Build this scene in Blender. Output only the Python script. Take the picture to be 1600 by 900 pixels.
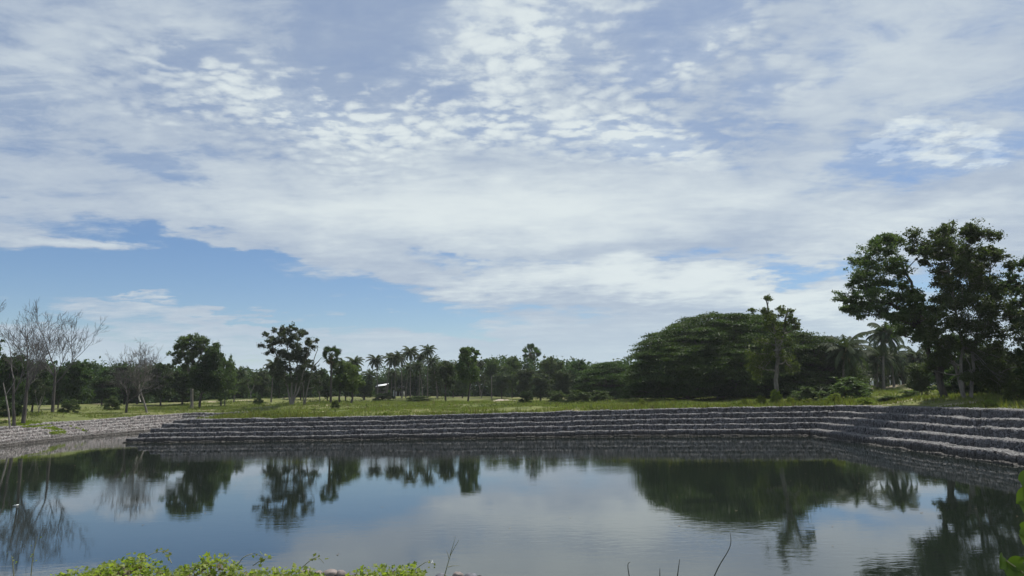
import bpy, math, random
import numpy as np

# ============================================================ camera, sky, sun, exposure
for o in list(bpy.data.objects): bpy.data.objects.remove(o)
scene = bpy.context.scene
C = scene.collection
CAM_H, F = 4.25, 1150.0
PITCH, ROLL = math.atan(169.5 / F), 0.0158
fw = np.array([0, math.cos(PITCH), math.sin(PITCH)])
r0 = np.array([1.0, 0, 0]); u0 = np.cross(r0, fw)
RT = math.cos(ROLL) * r0 - math.sin(ROLL) * u0
UP = math.cos(ROLL) * u0 + math.sin(ROLL) * r0
cam_data = bpy.data.cameras.new("camera")
cam = bpy.data.objects.new("camera", cam_data); C.objects.link(cam)
cam_data.sensor_width = 36; cam_data.lens = 36 * F / 1600
cam_data.clip_start = 0.05; cam_data.clip_end = 20000
from mathutils import Matrix, Vector
cam.matrix_world = Matrix(((RT[0], UP[0], -fw[0], 0), (RT[1], UP[1], -fw[1], 0), (RT[2], UP[2], -fw[2], CAM_H), (0, 0, 0, 1)))
scene.camera = cam

def ray(px, py): return fw + (px - 800) / F * RT + (450 - py) / F * UP
def at_depth(px, py, Y):
    d = ray(px, py); t = Y / d[1]
    return np.array([d[0] * t, Y, CAM_H + d[2] * t])
def azel(px, py):
    d = ray(px, py); d = d / np.linalg.norm(d)
    return math.atan2(d[0], d[1]), math.asin(d[2])

SUN_AZ, SUN_EL = math.radians(46), math.radians(63)     # azimuth from +Y towards +X
sd = Vector((math.sin(SUN_AZ) * math.cos(SUN_EL), math.cos(SUN_AZ) * math.cos(SUN_EL), math.sin(SUN_EL)))
sun_data = bpy.data.lights.new("sun", 'SUN'); sun = bpy.data.objects.new("sun", sun_data); C.objects.link(sun)
sun_data.energy = 4.6; sun_data.angle = math.radians(0.6); sun_data.color = (1.0, 0.95, 0.87)
sun.rotation_euler = sd.to_track_quat('Z', 'Y').to_euler(); sun.location = (40, 20, 60)

scene.view_settings.view_transform = 'Standard'; scene.view_settings.look = 'None'
scene.view_settings.exposure = 0.15; scene.view_settings.gamma = 1.0
scene.view_settings.use_curve_mapping = False
scene.render.engine = 'CYCLES'
scene.cycles.max_bounces = 8; scene.cycles.transparent_max_bounces = 8
scene.cycles.use_denoising = True

class NT:
    """small helper for wiring node trees"""
    def __init__(s, tree): s.t = tree; s.t.nodes.clear()
    def n(s, kind, **kw):
        x = s.t.nodes.new(kind)
        for k, v in kw.items():
            if k.startswith('i_'): x.inputs[k[2:].replace('_', ' ')].default_value = v
            else: setattr(x, k, v)
        return x
    def l(s, a, b): s.t.links.new(a, b)
    def m(s, op, a, b=None, c=None, clamp=False):
        x = s.t.nodes.new('ShaderNodeMath'); x.operation = op; x.use_clamp = clamp
        for i, v in enumerate((a, b, c)):
            if v is None: continue
            if isinstance(v, (int, float)): x.inputs[i].default_value = v
            else: s.l(v, x.inputs[i])
        return x.outputs[0]
    def mixc(s, f, a, b):
        x = s.t.nodes.new('ShaderNodeMix'); x.data_type = 'RGBA'
        for v, i in ((f, 0), (a, 6), (b, 7)):
            if isinstance(v, (int, float)): x.inputs[i].default_value = v
            elif isinstance(v, tuple): x.inputs[i].default_value = (*v, 1) if len(v) == 3 else v
            else: s.l(v, x.inputs[i])
        return x.outputs[2]
    def noise(s, vec, scale, detail=4, rough=0.5, dist=0.0, out=0):
        x = s.t.nodes.new('ShaderNodeTexNoise'); x.inputs['Scale'].default_value = scale
        x.inputs['Detail'].default_value = detail; x.inputs['Roughness'].default_value = rough
        x.inputs['Distortion'].default_value = dist
        if vec is not None: s.l(vec, x.inputs['Vector'])
        return x.outputs[out]
    def smooth(s, v, lo, hi, a=0.0, b=1.0):
        x = s.t.nodes.new('ShaderNodeMapRange'); x.interpolation_type = 'SMOOTHSTEP'
        s.l(v, x.inputs[0])
        for i, q in ((1, lo), (2, hi), (3, a), (4, b)): x.inputs[i].default_value = q
        return x.outputs[0]
    def mapping(s, vec, loc=(0, 0, 0), rot=(0, 0, 0), scale=(1, 1, 1), kind='POINT'):
        x = s.t.nodes.new('ShaderNodeMapping'); x.vector_type = kind
        x.inputs['Location'].default_value = loc; x.inputs['Rotation'].default_value = rot; x.inputs['Scale'].default_value = scale
        s.l(vec, x.inputs[0]); return x.outputs[0]

world = bpy.data.worlds.new("World"); scene.world = world; world.use_nodes = True
w = NT(world.node_tree)
sky = w.n('ShaderNodeTexSky', sky_type='NISHITA'); sky.sun_disc = False
sky.sun_elevation = SUN_EL; sky.sun_rotation = SUN_AZ
sky.air_density = 1.0; sky.dust_density = 0.25; sky.ozone_density = 3.5
tc = w.n('ShaderNodeTexCoord')
sep = w.n('ShaderNodeSeparateXYZ'); w.l(tc.outputs['Generated'], sep.inputs[0])
X, Y, Z = sep.outputs
az = w.m('ARCTAN2', X, Y)
el = w.m('ARCSINE', Z)
comb = w.n('ShaderNodeCombineXYZ'); w.l(az, comb.inputs[0]); w.l(el, comb.inputs[1])
AE = comb.outputs[0]
# noise lives in the plane of the cloud deck, so that it shrinks and flattens towards the horizon
zz = w.m('ADD', w.m('MAXIMUM', Z, 0.0), 0.10)
cp = w.n('ShaderNodeCombineXYZ'); w.l(w.m('DIVIDE', X, zz), cp.inputs[0]); w.l(w.m('DIVIDE', Y, zz), cp.inputs[1])
DECK = cp.outputs[0]
# ragged edges: warp the angular coordinates
wn = w.n('ShaderNodeTexNoise'); wn.inputs['Scale'].default_value = 1.6; wn.inputs['Detail'].default_value = 6; wn.inputs['Roughness'].default_value = .62
w.l(DECK, wn.inputs['Vector'])
vs = w.n('ShaderNodeVectorMath', operation='SUBTRACT'); w.l(wn.outputs['Color'], vs.inputs[0]); vs.inputs[1].default_value = (.5, .5, .5)
vm = w.n('ShaderNodeVectorMath', operation='MULTIPLY'); w.l(vs.outputs[0], vm.inputs[0]); vm.inputs[1].default_value = (.36, .13, 0)
va = w.n('ShaderNodeVectorMath', operation='ADD'); w.l(AE, va.inputs[0]); w.l(vm.outputs[0], va.inputs[1])
WAE = va.outputs[0]
def blobs(items, base):
    acc = base
    for cx, cy, rx, ry, rot, amp in items:
        a, e = azel(cx, cy)
        k = math.cos(a) ** 2 / F
        mp = w.mapping(WAE, (a, e, 0), (0, 0, -math.radians(rot)), (rx * k * 1.5, ry * 1.45 / F * math.cos(a), 1), 'TEXTURE')
        g = w.n('ShaderNodeTexGradient', gradient_type='SPHERICAL'); w.l(mp, g.inputs[0])
        x = w.m('MULTIPLY_ADD', g.outputs['Fac'], amp, acc if not isinstance(acc, float) else 0.0)
        if isinstance(acc, float): x = w.m('ADD', x, acc)
        acc = x
    return acc
COVER = [(300, 530, 520, 75, 0, -.55), (420, 505, 160, 12, 4, .35), (120, 520, 120, 14, -3, .4), (640, 500, 160, 40, 0, -.3), (1230, 560, 60, 20, 0, .2), (120, 440, 330, 45, 0, -1.0), (330, 405, 100, 38, 10, -.6), (470, 465, 230, 45, 12, -1.0), (210, 368, 180, 18, 6, -.9), (320, 470, 330, 60, 0, -.55),
         (280, 248, 110, 24, 0, -.55), (20, 110, 60, 25, 0, -.2),
         (560, 60, 110, 90, -25, -.32), (420, 110, 90, 40, 10, -.22), (640, 110, 130, 30, -30, -.25), (640, 20, 120, 30, -20, -.25),
         (840, 418, 150, 15, 4, -.75), (700, 402, 50, 12, 0, -.5), (1200, 415, 170, 24, 0, -1.1), (1300, 435, 60, 22, 20, -.6), (880, 505, 130, 16, -4, -.35), (740, 480, 130, 20, 10, -.4), (620, 505, 120, 18, 4, -.5),
         (1390, 268, 170, 34, -8, -.6), (1340, 240, 60, 20, 10, -.3), (1590, 160, 90, 25, -15, -.25), (1060, 30, 120, 60, -5, -.35), (1195, 110, 60, 45, -20, -.35), (900, 60, 70, 40, 0, -.15), (1310, 95, 110, 30, -25, -.3), (1440, 460, 70, 60, 0, -.5), (1500, 430, 60, 60, 0, -.3),
         (90, 385, 150, 20, -4, .75), (390, 415, 45, 8, 5, .5), (200, 432, 25, 9, 0, .5), (235, 473, 75, 6, 0, 1.1), (330, 500, 85, 14, 4, 1.1), (170, 488, 70, 15, 0, .9), (200, 540, 190, 34, 0, .8), (400, 525, 90, 10, 5, .6), (480, 482, 60, 5, 0, .6), (545, 462, 90, 6, 10, .4), (90, 455, 30, 6, 0, .4),
         (650, 330, 400, 75, 6, .5), (1050, 340, 420, 75, 0, .4), (930, 452, 330, 34, 2, .6), (1170, 455, 190, 30, 5, .7), (1290, 480, 90, 26, 15, .6), (620, 530, 200, 30, 3, .6), (1000, 540, 350, 50, 0, .5), (800, 385, 200, 30, 8, .3), (1140, 418, 80, 7, -3, .6),
         (1430, 120, 260, 90, -10, .3), (1500, 330, 200, 70, 0, .3)]
WHITE = [(640, 330, 330, 60, 6, .42), (820, 320, 400, 60, 0, .3), (480, 175, 190, 50, 15, .4), (620, 190, 170, 45, 5, .34), (900, 205, 190, 50, 10, .55), (1000, 235, 100, 24, 15, .4), (820, 60, 170, 60, -25, .55), (740, 30, 100, 30, -25, .4),
         (1050, 85, 120, 30, -20, .3), (1430, 60, 260, 110, -20, .3), (1480, 160, 150, 60, 0, .22), (1375, 237, 26, 9, 0, 1.5), (1412, 208, 38, 11, -10, .9), (1462, 222, 20, 18, 0, .9), (1460, 242, 26, 6, 0, .9),
         (1120, 450, 260, 26, 4, .6), (1290, 475, 100, 20, 15, .55), (760, 440, 90, 20, 5, .35), (960, 440, 220, 26, 0, .35), (90, 380, 120, 14, -4, .35), (80, 90, 120, 60, -25, .2), (330, 30, 120, 40, 20, .2), (1150, 310, 330, 60, 0, .25), (1430, 350, 200, 50, 0, .3),
         (1400, 280, 150, 26, 0, -.25), (560, 60, 120, 90, 0, -.25), (1450, 500, 150, 40, 0, .2)]
cov = blobs(COVER, 0.82)
wht = blobs(WHITE, 0.22)
# soft veil towards the horizon
cov = w.m('ADD', cov, w.smooth(el, 0.00, 0.12, 0.22, 0.0))
fb1 = w.noise(DECK, 0.9, 7, .6, .4)
st = w.mapping(DECK, (3, 1, 0), (0, 0, math.radians(-18)), (.35, 1.6, 1))
fb2 = w.noise(st, 1.1, 7, .62, .5)
fb3 = w.noise(DECK, 4.2, 5, .62, .25)
nz = w.m('ADD', w.m('MULTIPLY', w.m('SUBTRACT', fb1, .5), 1.2), w.m('MULTIPLY', w.m('SUBTRACT', fb2, .5), 1.2))
nz = w.m('ADD', nz, w.m('MULTIPLY', w.m('SUBTRACT', fb3, .5), 1.0))
st2 = w.mapping(DECK, (1, 5, 0), (0, 0, math.radians(28)), (1.6, 3.4, 1))
nz = w.m('ADD', nz, w.m('MULTIPLY', w.m('SUBTRACT', w.noise(st2, 2.6, 7, .68, .6), .5), .9))
cov = w.m('ADD', cov, nz)
# altocumulus flocks
vor = w.n('ShaderNodeTexVoronoi', feature='SMOOTH_F1'); vor.inputs['Scale'].default_value = 19.0; vor.inputs['Smoothness'].default_value = .35
vw = w.n('ShaderNodeVectorMath', operation='ADD')
wn2 = w.n('ShaderNodeTexNoise'); wn2.inputs['Scale'].default_value = 4.5; wn2.inputs['Detail'].default_value = 5; w.l(DECK, wn2.inputs['Vector'])
w.l(DECK, vw.inputs[0]); vq = w.n('ShaderNodeVectorMath', operation='SCALE'); w.l(wn2.outputs['Color'], vq.inputs[0]); vq.inputs['Scale'].default_value = .22
w.l(vq.outputs[0], vw.inputs[1]); w.l(w.mapping(vw.outputs[0], rot=(0, 0, .4), scale=(.75, 1.0, 1)), vor.inputs['Vector'])
puff = w.smooth(vor.outputs['Distance'], .05, .70, .95, 0.15)
puff = w.m('ADD', puff, w.m('MULTIPLY', w.m('SUBTRACT', w.noise(DECK, 15.0, 6, .68), .5), 1.9))
FLOCK = [(470, 170, 260, 75, 12, 1.2), (700, 160, 230, 60, 0, 1.0), (930, 205, 190, 55, 8, 1.1), (830, 70, 190, 75, -20, 1.0), (1060, 80, 170, 50, -15, .8), (1210, 130, 100, 60, -20, .5), (200, 150, 200, 80, 0, .25)]
flock = w.m('MINIMUM', blobs(FLOCK, 0.0), 1.0)
cov = w.m('ADD', cov, w.m('MULTIPLY', flock, w.m('MULTIPLY', w.m('SUBTRACT', puff, .33), .68)))
wht = w.m('ADD', wht, w.m('MULTIPLY', flock, w.m('MULTIPLY', w.m('SUBTRACT', puff, .42), .62)))
wht = w.m('ADD', wht, w.m('MULTIPLY', nz, .55))
alpha = w.smooth(cov, 0.06, 0.92)
alpha = w.m('MULTIPLY', alpha, .94)
alpha = w.m('MAXIMUM', alpha, w.m('MULTIPLY', w.smooth(el, .19, .33), w.smooth(nz, -.5, .4, .55, .82)))
wf = w.smooth(wht, -.05, 1.0)
ccol = w.mixc(wf, (0.40, 0.48, 0.60), (0.76, 0.83, 0.835))
ccol = w.mixc(w.smooth(el, 0.0, 0.15, .85, 0.0), ccol, (0.56, 0.68, 0.76))
# sky behind: Nishita, slightly deepened
hs = w.n('ShaderNodeHueSaturation'); hs.inputs['Saturation'].default_value = 1.12; hs.inputs['Hue'].default_value = .506; w.l(sky.outputs[0], hs.inputs['Color'])
bg_sky = w.n('ShaderNodeBackground'); w.l(hs.outputs[0], bg_sky.inputs[0]); bg_sky.inputs[1].default_value = 0.088
bg_cl = w.n('ShaderNodeBackground'); w.l(ccol, bg_cl.inputs[0]); bg_cl.inputs[1].default_value = 0.90
mx = w.n('ShaderNodeMixShader'); w.l(alpha, mx.inputs[0]); w.l(bg_sky.outputs[0], mx.inputs[1]); w.l(bg_cl.outputs[0], mx.inputs[2])
out = w.n('ShaderNodeOutputWorld'); w.l(mx.outputs[0], out.inputs[0])

# ============================================================ helpers
def link(o, parent=None):
    C.objects.link(o)
    if parent is not None: o.parent = parent
    return o
def mesh(name, V, Fs, mat, parent=None, smooth=False):
    """Fs: list of (n,k) integer arrays"""
    me = bpy.data.meshes.new(name)
    V = np.asarray(V, dtype=np.float32)
    if not isinstance(Fs, (list, tuple)): Fs = [Fs]
    Fs = [np.asarray(f, dtype=np.int32) for f in Fs if len(f)]
    loops = np.concatenate([f.ravel() for f in Fs])
    tot = np.concatenate([np.full(len(f), f.shape[1], np.int32) for f in Fs])
    start = np.concatenate([[0], np.cumsum(tot)[:-1]]).astype(np.int32)
    me.vertices.add(len(V)); me.vertices.foreach_set('co', V.ravel())
    me.loops.add(len(loops)); me.loops.foreach_set('vertex_index', loops)
    me.polygons.add(len(tot)); me.polygons.foreach_set('loop_start', start)
    me.update(calc_edges=True)
    if smooth: me.polygons.foreach_set('use_smooth', np.ones(len(tot), bool))
    me.materials.append(mat)
    me.validate()
    return link(bpy.data.objects.new(name, me), parent)
def tag(o, label=None, cat=None, group=None, kind=None):
    if label: o['label'] = label
    if cat: o['category'] = cat
    if group: o['group'] = group
    if kind: o['kind'] = kind
    return o
def empty(name, loc, rz=0.0, scale=None):
    o = bpy.data.objects.new(name, None); o.empty_display_size = .5; o.location = loc; o.rotation_euler = (0, 0, rz)
    if scale is not None: o.scale = scale
    return link(o)
def copy_tree(o, parent=None):
    c = o.copy(); link(c, parent)
    for ch in list(o.children): copy_tree(ch, c)
    return c

class Tubes:
    def __init__(s): s.V = []; s.Q = []; s.T = []; s.n = 0
    def add(s, P, R, sides=6):
        P = np.asarray(P, float); R = np.broadcast_to(np.asarray(R, float), (len(P),))
        T = np.gradient(P, axis=0); T /= np.linalg.norm(T, axis=1)[:, None] + 1e-9
        ref = np.array([1., 0, 0]) if abs(T[0][0]) < .8 else np.array([0, 1., 0])
        N = np.cross(T, ref); N /= np.linalg.norm(N, axis=1)[:, None] + 1e-9
        B = np.cross(T, N)
        a = np.arange(sides) * 2 * math.pi / sides
        V = P[:, None] + R[:, None, None] * (np.cos(a)[None, :, None] * N[:, None] + np.sin(a)[None, :, None] * B[:, None])
        k = len(P); i = np.arange(k - 1)[:, None] * sides; j = np.arange(sides)[None]; j2 = (j + 1) % sides
        s.Q.append(np.stack([i + j, i + j2, i + sides + j2, i + sides + j], -1).reshape(-1, 4) + s.n)
        s.V.append(V.reshape(-1, 3)); s.n += k * sides
    def build(s, name, mat, parent=None, smooth=True):
        return mesh(name, np.concatenate(s.V), [np.concatenate(s.Q)], mat, parent, smooth)
def box(V0, V1):
    x0, y0, z0 = V0; x1, y1, z1 = V1
    V = np.array([[x, y, z] for x in (x0, x1) for y in (y0, y1) for z in (z0, z1)], float)
    return V, np.array([[0, 1, 3, 2], [4, 6, 7, 5], [0, 4, 5, 1], [2, 3, 7, 6], [0, 2, 6, 4], [1, 5, 7, 3]])
def join(parts):
    V = []; Q = []; n = 0
    for v, q in parts: V.append(v); Q.append(q + n); n += len(v)
    return np.concatenate(V), np.concatenate(Q)

def hash3(i, j, k, c):
    h = (i * 73856093) ^ (j * 19349663) ^ (k * 83492791) ^ (c * 2654435761)
    h = (h ^ (h >> 13)) * 1274126177 & 0x7fffffff
    return ((h ^ (h >> 16)) & 0xffff) / 65535.0
def worley(P):
    """distance to nearest jittered cell point, 0..~1"""
    P = np.asarray(P); I = np.floor(P).astype(np.int64); best = np.full(len(P), 9.0); sec = best.copy(); hid = np.zeros(len(P))
    for a in (-1, 0, 1):
        for b in (-1, 0, 1):
            for c in (-1, 0, 1):
                i, j, k = I[:, 0] + a, I[:, 1] + b, I[:, 2] + c
                q = np.stack([i + .15 + .7 * hash3(i, j, k, 1), j + .15 + .7 * hash3(i, j, k, 2), k + .15 + .7 * hash3(i, j, k, 3)], 1)
                d = np.linalg.norm(q - P, axis=1)
                nb = d < best
                sec = np.where(nb, best, np.minimum(sec, d)); hid = np.where(nb, hash3(i, j, k, 4), hid); best = np.where(nb, d, best)
    return best, sec, hid
def vnoise(x, y, seed=0):
    """smooth 2-D value noise in -1..1"""
    i = np.floor(x).astype(np.int64); j = np.floor(y).astype(np.int64); u = x - i; v = y - j
    u = u * u * (3 - 2 * u); v = v * v * (3 - 2 * v); k = np.full_like(i, seed)
    h = lambda a, b: hash3(a, b, k, 7) * 2 - 1
    return (h(i, j) * (1 - u) + h(i + 1, j) * u) * (1 - v) + (h(i, j + 1) * (1 - u) + h(i + 1, j + 1) * u) * v

# ============================================================ materials
def mat(name):
    m = bpy.data.materials.new(name); m.use_nodes = True
    return m, NT(m.node_tree)
def foliage_mat(name, c1, c2, trans=.38, scale=.5, rough=.55, tcol=None):
    m, t = mat(name)
    tc = t.n('ShaderNodeTexCoord'); oi = t.n('ShaderNodeObjectInfo'); ge = t.n('ShaderNodeNewGeometry')
    n1 = t.noise(tc.outputs['Object'], scale, 3, .6)
    f = t.m('ADD', t.smooth(n1, .32, .68, 0, .5), t.m('MULTIPLY', ge.outputs['Random Per Island'], .5))
    col = t.mixc(f, c1, c2)
    hs = t.n('ShaderNodeHueSaturation'); t.l(col, hs.inputs['Color'])
    t.l(t.m('MULTIPLY_ADD', oi.outputs['Random'], .024, .488), hs.inputs['Hue'])
    t.l(t.m('MULTIPLY_ADD', oi.outputs['Random'], .45, .78), hs.inputs['Value'])
    pb = t.n('ShaderNodeBsdfPrincipled'); t.l(hs.outputs[0], pb.inputs['Base Color']); pb.inputs['Roughness'].default_value = rough
    pb.inputs['Specular IOR Level'].default_value = .2
    tr = t.n('ShaderNodeBsdfTranslucent')
    k = tcol or (1.5, 1.7, .6)
    vmx = t.n('ShaderNodeVectorMath', operation='MULTIPLY'); t.l(hs.outputs[0], vmx.inputs[0]); vmx.inputs[1].default_value = k
    t.l(vmx.outputs[0], tr.inputs[0])
    mx = t.n('ShaderNodeMixShader'); mx.inputs[0].default_value = trans
    t.l(pb.outputs[0], mx.inputs[1]); t.l(tr.outputs[0], mx.inputs[2])
    o = t.n('ShaderNodeOutputMaterial'); t.l(mx.outputs[0], o.inputs[0])
    return m
def bark_mat(name, c1, c2, sc=3.0):
    m, t = mat(name)
    tc = t.n('ShaderNodeTexCoord')
    v = t.mapping(tc.outputs['Object'], scale=(1, 1, .3))
    n1 = t.noise(v, sc, 5, .65)
    col = t.mixc(t.smooth(n1, .3, .7), c1, c2)
    pb = t.n('ShaderNodeBsdfPrincipled'); t.l(col, pb.inputs['Base Color']); pb.inputs['Roughness'].default_value = .9
    bp = t.n('ShaderNodeBump'); bp.inputs['Strength'].default_value = .5; bp.inputs['Distance'].default_value = .05; t.l(n1, bp.inputs['Height']); t.l(bp.outputs[0], pb.inputs['Normal'])
    o = t.n('ShaderNodeOutputMaterial'); t.l(pb.outputs[0], o.inputs[0])
    return m
def flat_mat(name, col, rough=.8, var=.25, sc=2.0):
    m, t = mat(name)
    tc = t.n('ShaderNodeTexCoord')
    n1 = t.noise(tc.outputs['Object'], sc, 5, .6)
    c = t.mixc(t.smooth(n1, .3, .7), tuple(x * (1 - var) for x in col), tuple(min(1, x * (1 + var)) for x in col))
    pb = t.n('ShaderNodeBsdfPrincipled'); t.l(c, pb.inputs['Base Color']); pb.inputs['Roughness'].default_value = rough
    o = t.n('ShaderNodeOutputMaterial'); t.l(pb.outputs[0], o.inputs[0])
    return m
M = {}
M['leaf_dark'] = foliage_mat('leaf_dark', (.022, .043, .016), (.052, .084, .030), .30)
M['leaf_mid'] = foliage_mat('leaf_mid', (.042, .068, .028), (.092, .125, .048), .33)
M['leaf_grey'] = foliage_mat('leaf_grey', (.040, .058, .036), (.078, .098, .058), .30)
M['leaf_olive'] = foliage_mat('leaf_olive', (.048, .072, .022), (.095, .122, .040), .38)
M['leaf_rain'] = foliage_mat('leaf_rain', (.020, .040, .012), (.064, .098, .028), .30, .18)
M['leaf_palm'] = foliage_mat('leaf_palm', (.020, .036, .014), (.052, .068, .028), .22, .4, .7)
M['leaf_bright'] = foliage_mat('leaf_bright', (.090, .125, .020), (.190, .220, .045), .42, 1.2)
M['leaf_vine'] = foliage_mat('leaf_vine', (.085, .120, .018), (.260, .285, .075), .45, 6.0, .45)
M['leaf_near'] = foliage_mat('leaf_near', (.050, .095, .018), (.095, .150, .030), .35, 9.0, .4)
M['leaf_dry'] = foliage_mat('leaf_dry', (.10, .08, .05), (.19, .15, .10), .25)
M['bark_dark'] = bark_mat('bark_dark', (.035, .030, .026), (.09, .078, .066))
M['bark_pale'] = bark_mat('bark_pale', (.10, .09, .078), (.24, .22, .195))
M['bark_bare'] = bark_mat('bark_bare', (.046, .043, .041), (.115, .105, .10))
M['bark_palm'] = bark_mat('bark_palm', (.075, .068, .058), (.15, .135, .115), 6)

def gabion_mat(name, lo, hi, dirt, cell=5.0):
    m, t = mat(name)
    tc = t.n('ShaderNodeTexCoord')
    v = t.n('ShaderNodeTexVoronoi'); v.inputs['Scale'].default_value = cell; v.inputs['Randomness'].default_value = .9; t.l(tc.outputs['Object'], v.inputs['Vector'])
    sc = t.n('ShaderNodeSeparateColor'); t.l(v.outputs['Color'], sc.inputs[0])
    e = t.n('ShaderNodeTexVoronoi', feature='DISTANCE_TO_EDGE'); e.inputs['Scale'].default_value = cell; e.inputs['Randomness'].default_value = .9; t.l(tc.outputs['Object'], e.inputs['Vector'])
    col = t.mixc(sc.outputs[0], lo, hi)
    col = t.mixc(t.m('MULTIPLY', sc.outputs[1], .35), col, tuple(a * b for a, b in zip(hi, (1.0, .82, .80))))
    big = t.noise(tc.outputs['Object'], .35, 4, .6)
    col = t.mixc(t.smooth(big, .5, .75, 0, .55), col, dirt)
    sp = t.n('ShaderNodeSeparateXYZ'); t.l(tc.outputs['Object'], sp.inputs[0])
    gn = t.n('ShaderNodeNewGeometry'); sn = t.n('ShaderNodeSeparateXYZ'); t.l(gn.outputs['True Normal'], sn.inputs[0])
    lit_tops = t.m('MULTIPLY', t.smooth(sn.outputs[2], .45, .9), t.smooth(t.noise(tc.outputs['Object'], 2.3, 5, .7), .36, .60, .15, .85))
    col = t.mixc(lit_tops, col, (.215, .215, .21))  # sunlight on the treads painted in as speckled pale grey on upward faces
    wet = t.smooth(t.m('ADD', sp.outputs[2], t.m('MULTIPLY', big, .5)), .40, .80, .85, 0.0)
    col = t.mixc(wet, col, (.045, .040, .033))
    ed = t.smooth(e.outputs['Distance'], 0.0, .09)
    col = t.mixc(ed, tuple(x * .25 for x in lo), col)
    pb = t.n('ShaderNodeBsdfPrincipled'); t.l(col, pb.inputs['Base Color']); pb.inputs['Roughness'].default_value = .85
    bp = t.n('ShaderNodeBump'); bp.inputs['Strength'].default_value = .8; bp.inputs['Distance'].default_value = .06
    t.l(t.m('ADD', ed, t.noise(tc.outputs['Object'], 14, 4, .6)), bp.inputs['Height']); t.l(bp.outputs[0], pb.inputs['Normal'])
    o = t.n('ShaderNodeOutputMaterial'); t.l(pb.outputs[0], o.inputs[0])
    return m
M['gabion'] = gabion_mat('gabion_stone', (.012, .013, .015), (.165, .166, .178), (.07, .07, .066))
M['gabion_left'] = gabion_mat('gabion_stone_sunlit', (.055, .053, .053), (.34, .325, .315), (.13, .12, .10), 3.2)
M['wire'] = flat_mat('galvanised_wire', (.32, .33, .34), .45, .1)
M['rock'] = flat_mat('pink_grey_stone', (.22, .185, .175), .85, .35, 9)
M['rock_dark'] = flat_mat('dark_blue_stone', (.12, .125, .145), .8, .45, 9)
M['pale_soil'] = flat_mat('pale_soil', (.42, .36, .29), .95, .2, 1.0)
M['white_sheet'] = flat_mat('white_sheet', (.72, .73, .74), .5, .06, 1.0)
M['grey_wall'] = flat_mat('grey_wall', (.36, .37, .39), .8, .15, .6)
M['dark_wood'] = flat_mat('dark_wood', (.06, .05, .045), .9, .3)
M['stem'] = flat_mat('dry_stem', (.20, .20, .11), .7, .3, 20)
M['stem_dark'] = flat_mat('dark_stem', (.045, .05, .035), .7, .3, 20)
M['flower'] = flat_mat('white_petal', (.75, .75, .72), .6, .05)

# ============================================================ pond outline and terrain
# (foot x, foot y, back-of-top x, y, z of the top) round the pond
RIGHT = [(28.0, 10.6, 33.6, 4.85, 2.70), (28.1, 42.0, 36.3, 45.0, 2.72), (28.5, 58.0, 36.2, 62.0, 2.75), (29.0, 73.6, 35.4, 80.3, 2.72)]
FAR = [RIGHT[-1], (13.3, 77.6, 13.6, 82.6, 2.62), (-10.8, 78.8, -10.2, 84.0, 2.28), (-28.0, 79.4, -26.0, 84.9, 2.20), (-41.6, 80.2, -37.2, 85.6, 2.20), (-43.0, 100.0, -38.6, 100.0, 2.3), (-44.0, 117.0, -39.8, 121.0, 2.4)]
LEFT = [FAR[-1], (-52.0, 116.0, -54.0, 122.0, 2.38), (-53.2, 104.0, -58.6, 106.0, 2.0), (-53.9, 93.0, -59.4, 95.0, 1.85), (-52.2, 76.0, -57.8, 79.0, 1.62), (-50.5, 50.0, -56.5, 50.0, 1.7), (-49.5, 10.6, -56.0, 4.85, 2.5)]
NEAR = [LEFT[-1], (-20.0, 10.6, -20.0, 4.85, 2.65), (-.3, 10.6, -.3, 4.85, 2.70), (.6, 10.6, .6, 4.85, 2.56), (8.0, 10.6, 8.0, 4.85, 2.54), RIGHT[0]]
RING = RIGHT[:-1] + FAR[:-1] + LEFT[:-1] + NEAR[:-1]
TOPPOLY = np.array([(a[2], a[3]) for a in RING]); FOOTPOLY = np.array([(a[0], a[1]) for a in RING])
def poly_dist(x, y, P):
    d = np.full(x.shape, 1e9); inside = np.zeros(x.shape, bool)
    for i in range(len(P)):
        a = P[i]; b = P[(i + 1) % len(P)]; e = b - a
        t = np.clip(((x - a[0]) * e[0] + (y - a[1]) * e[1]) / (e @ e), 0, 1)
        d = np.minimum(d, np.hypot(x - a[0] - t * e[0], y - a[1] - t * e[1]))
        c = ((a[1] > y) != (b[1] > y))
        with np.errstate(divide='ignore', invalid='ignore'):
            xi = a[0] + (y - a[1]) / (b[1] - a[1] if b[1] != a[1] else 1e-9) * e[0]
        inside ^= c & (x < xi)
    return np.where(inside, -d, d)
ctrl = []
for i in range(len(RING)):
    a = RING[i]; b = RING[(i + 1) % len(RING)]
    n = max(1, int(math.hypot(b[2] - a[2], b[3] - a[3]) / 4))
    for k in range(n):
        t = k / n; ctrl.append((a[2] + (b[2] - a[2]) * t, a[3] + (b[3] - a[3]) * t, a[4] + (b[4] - a[4]) * t, 1.0))
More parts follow.
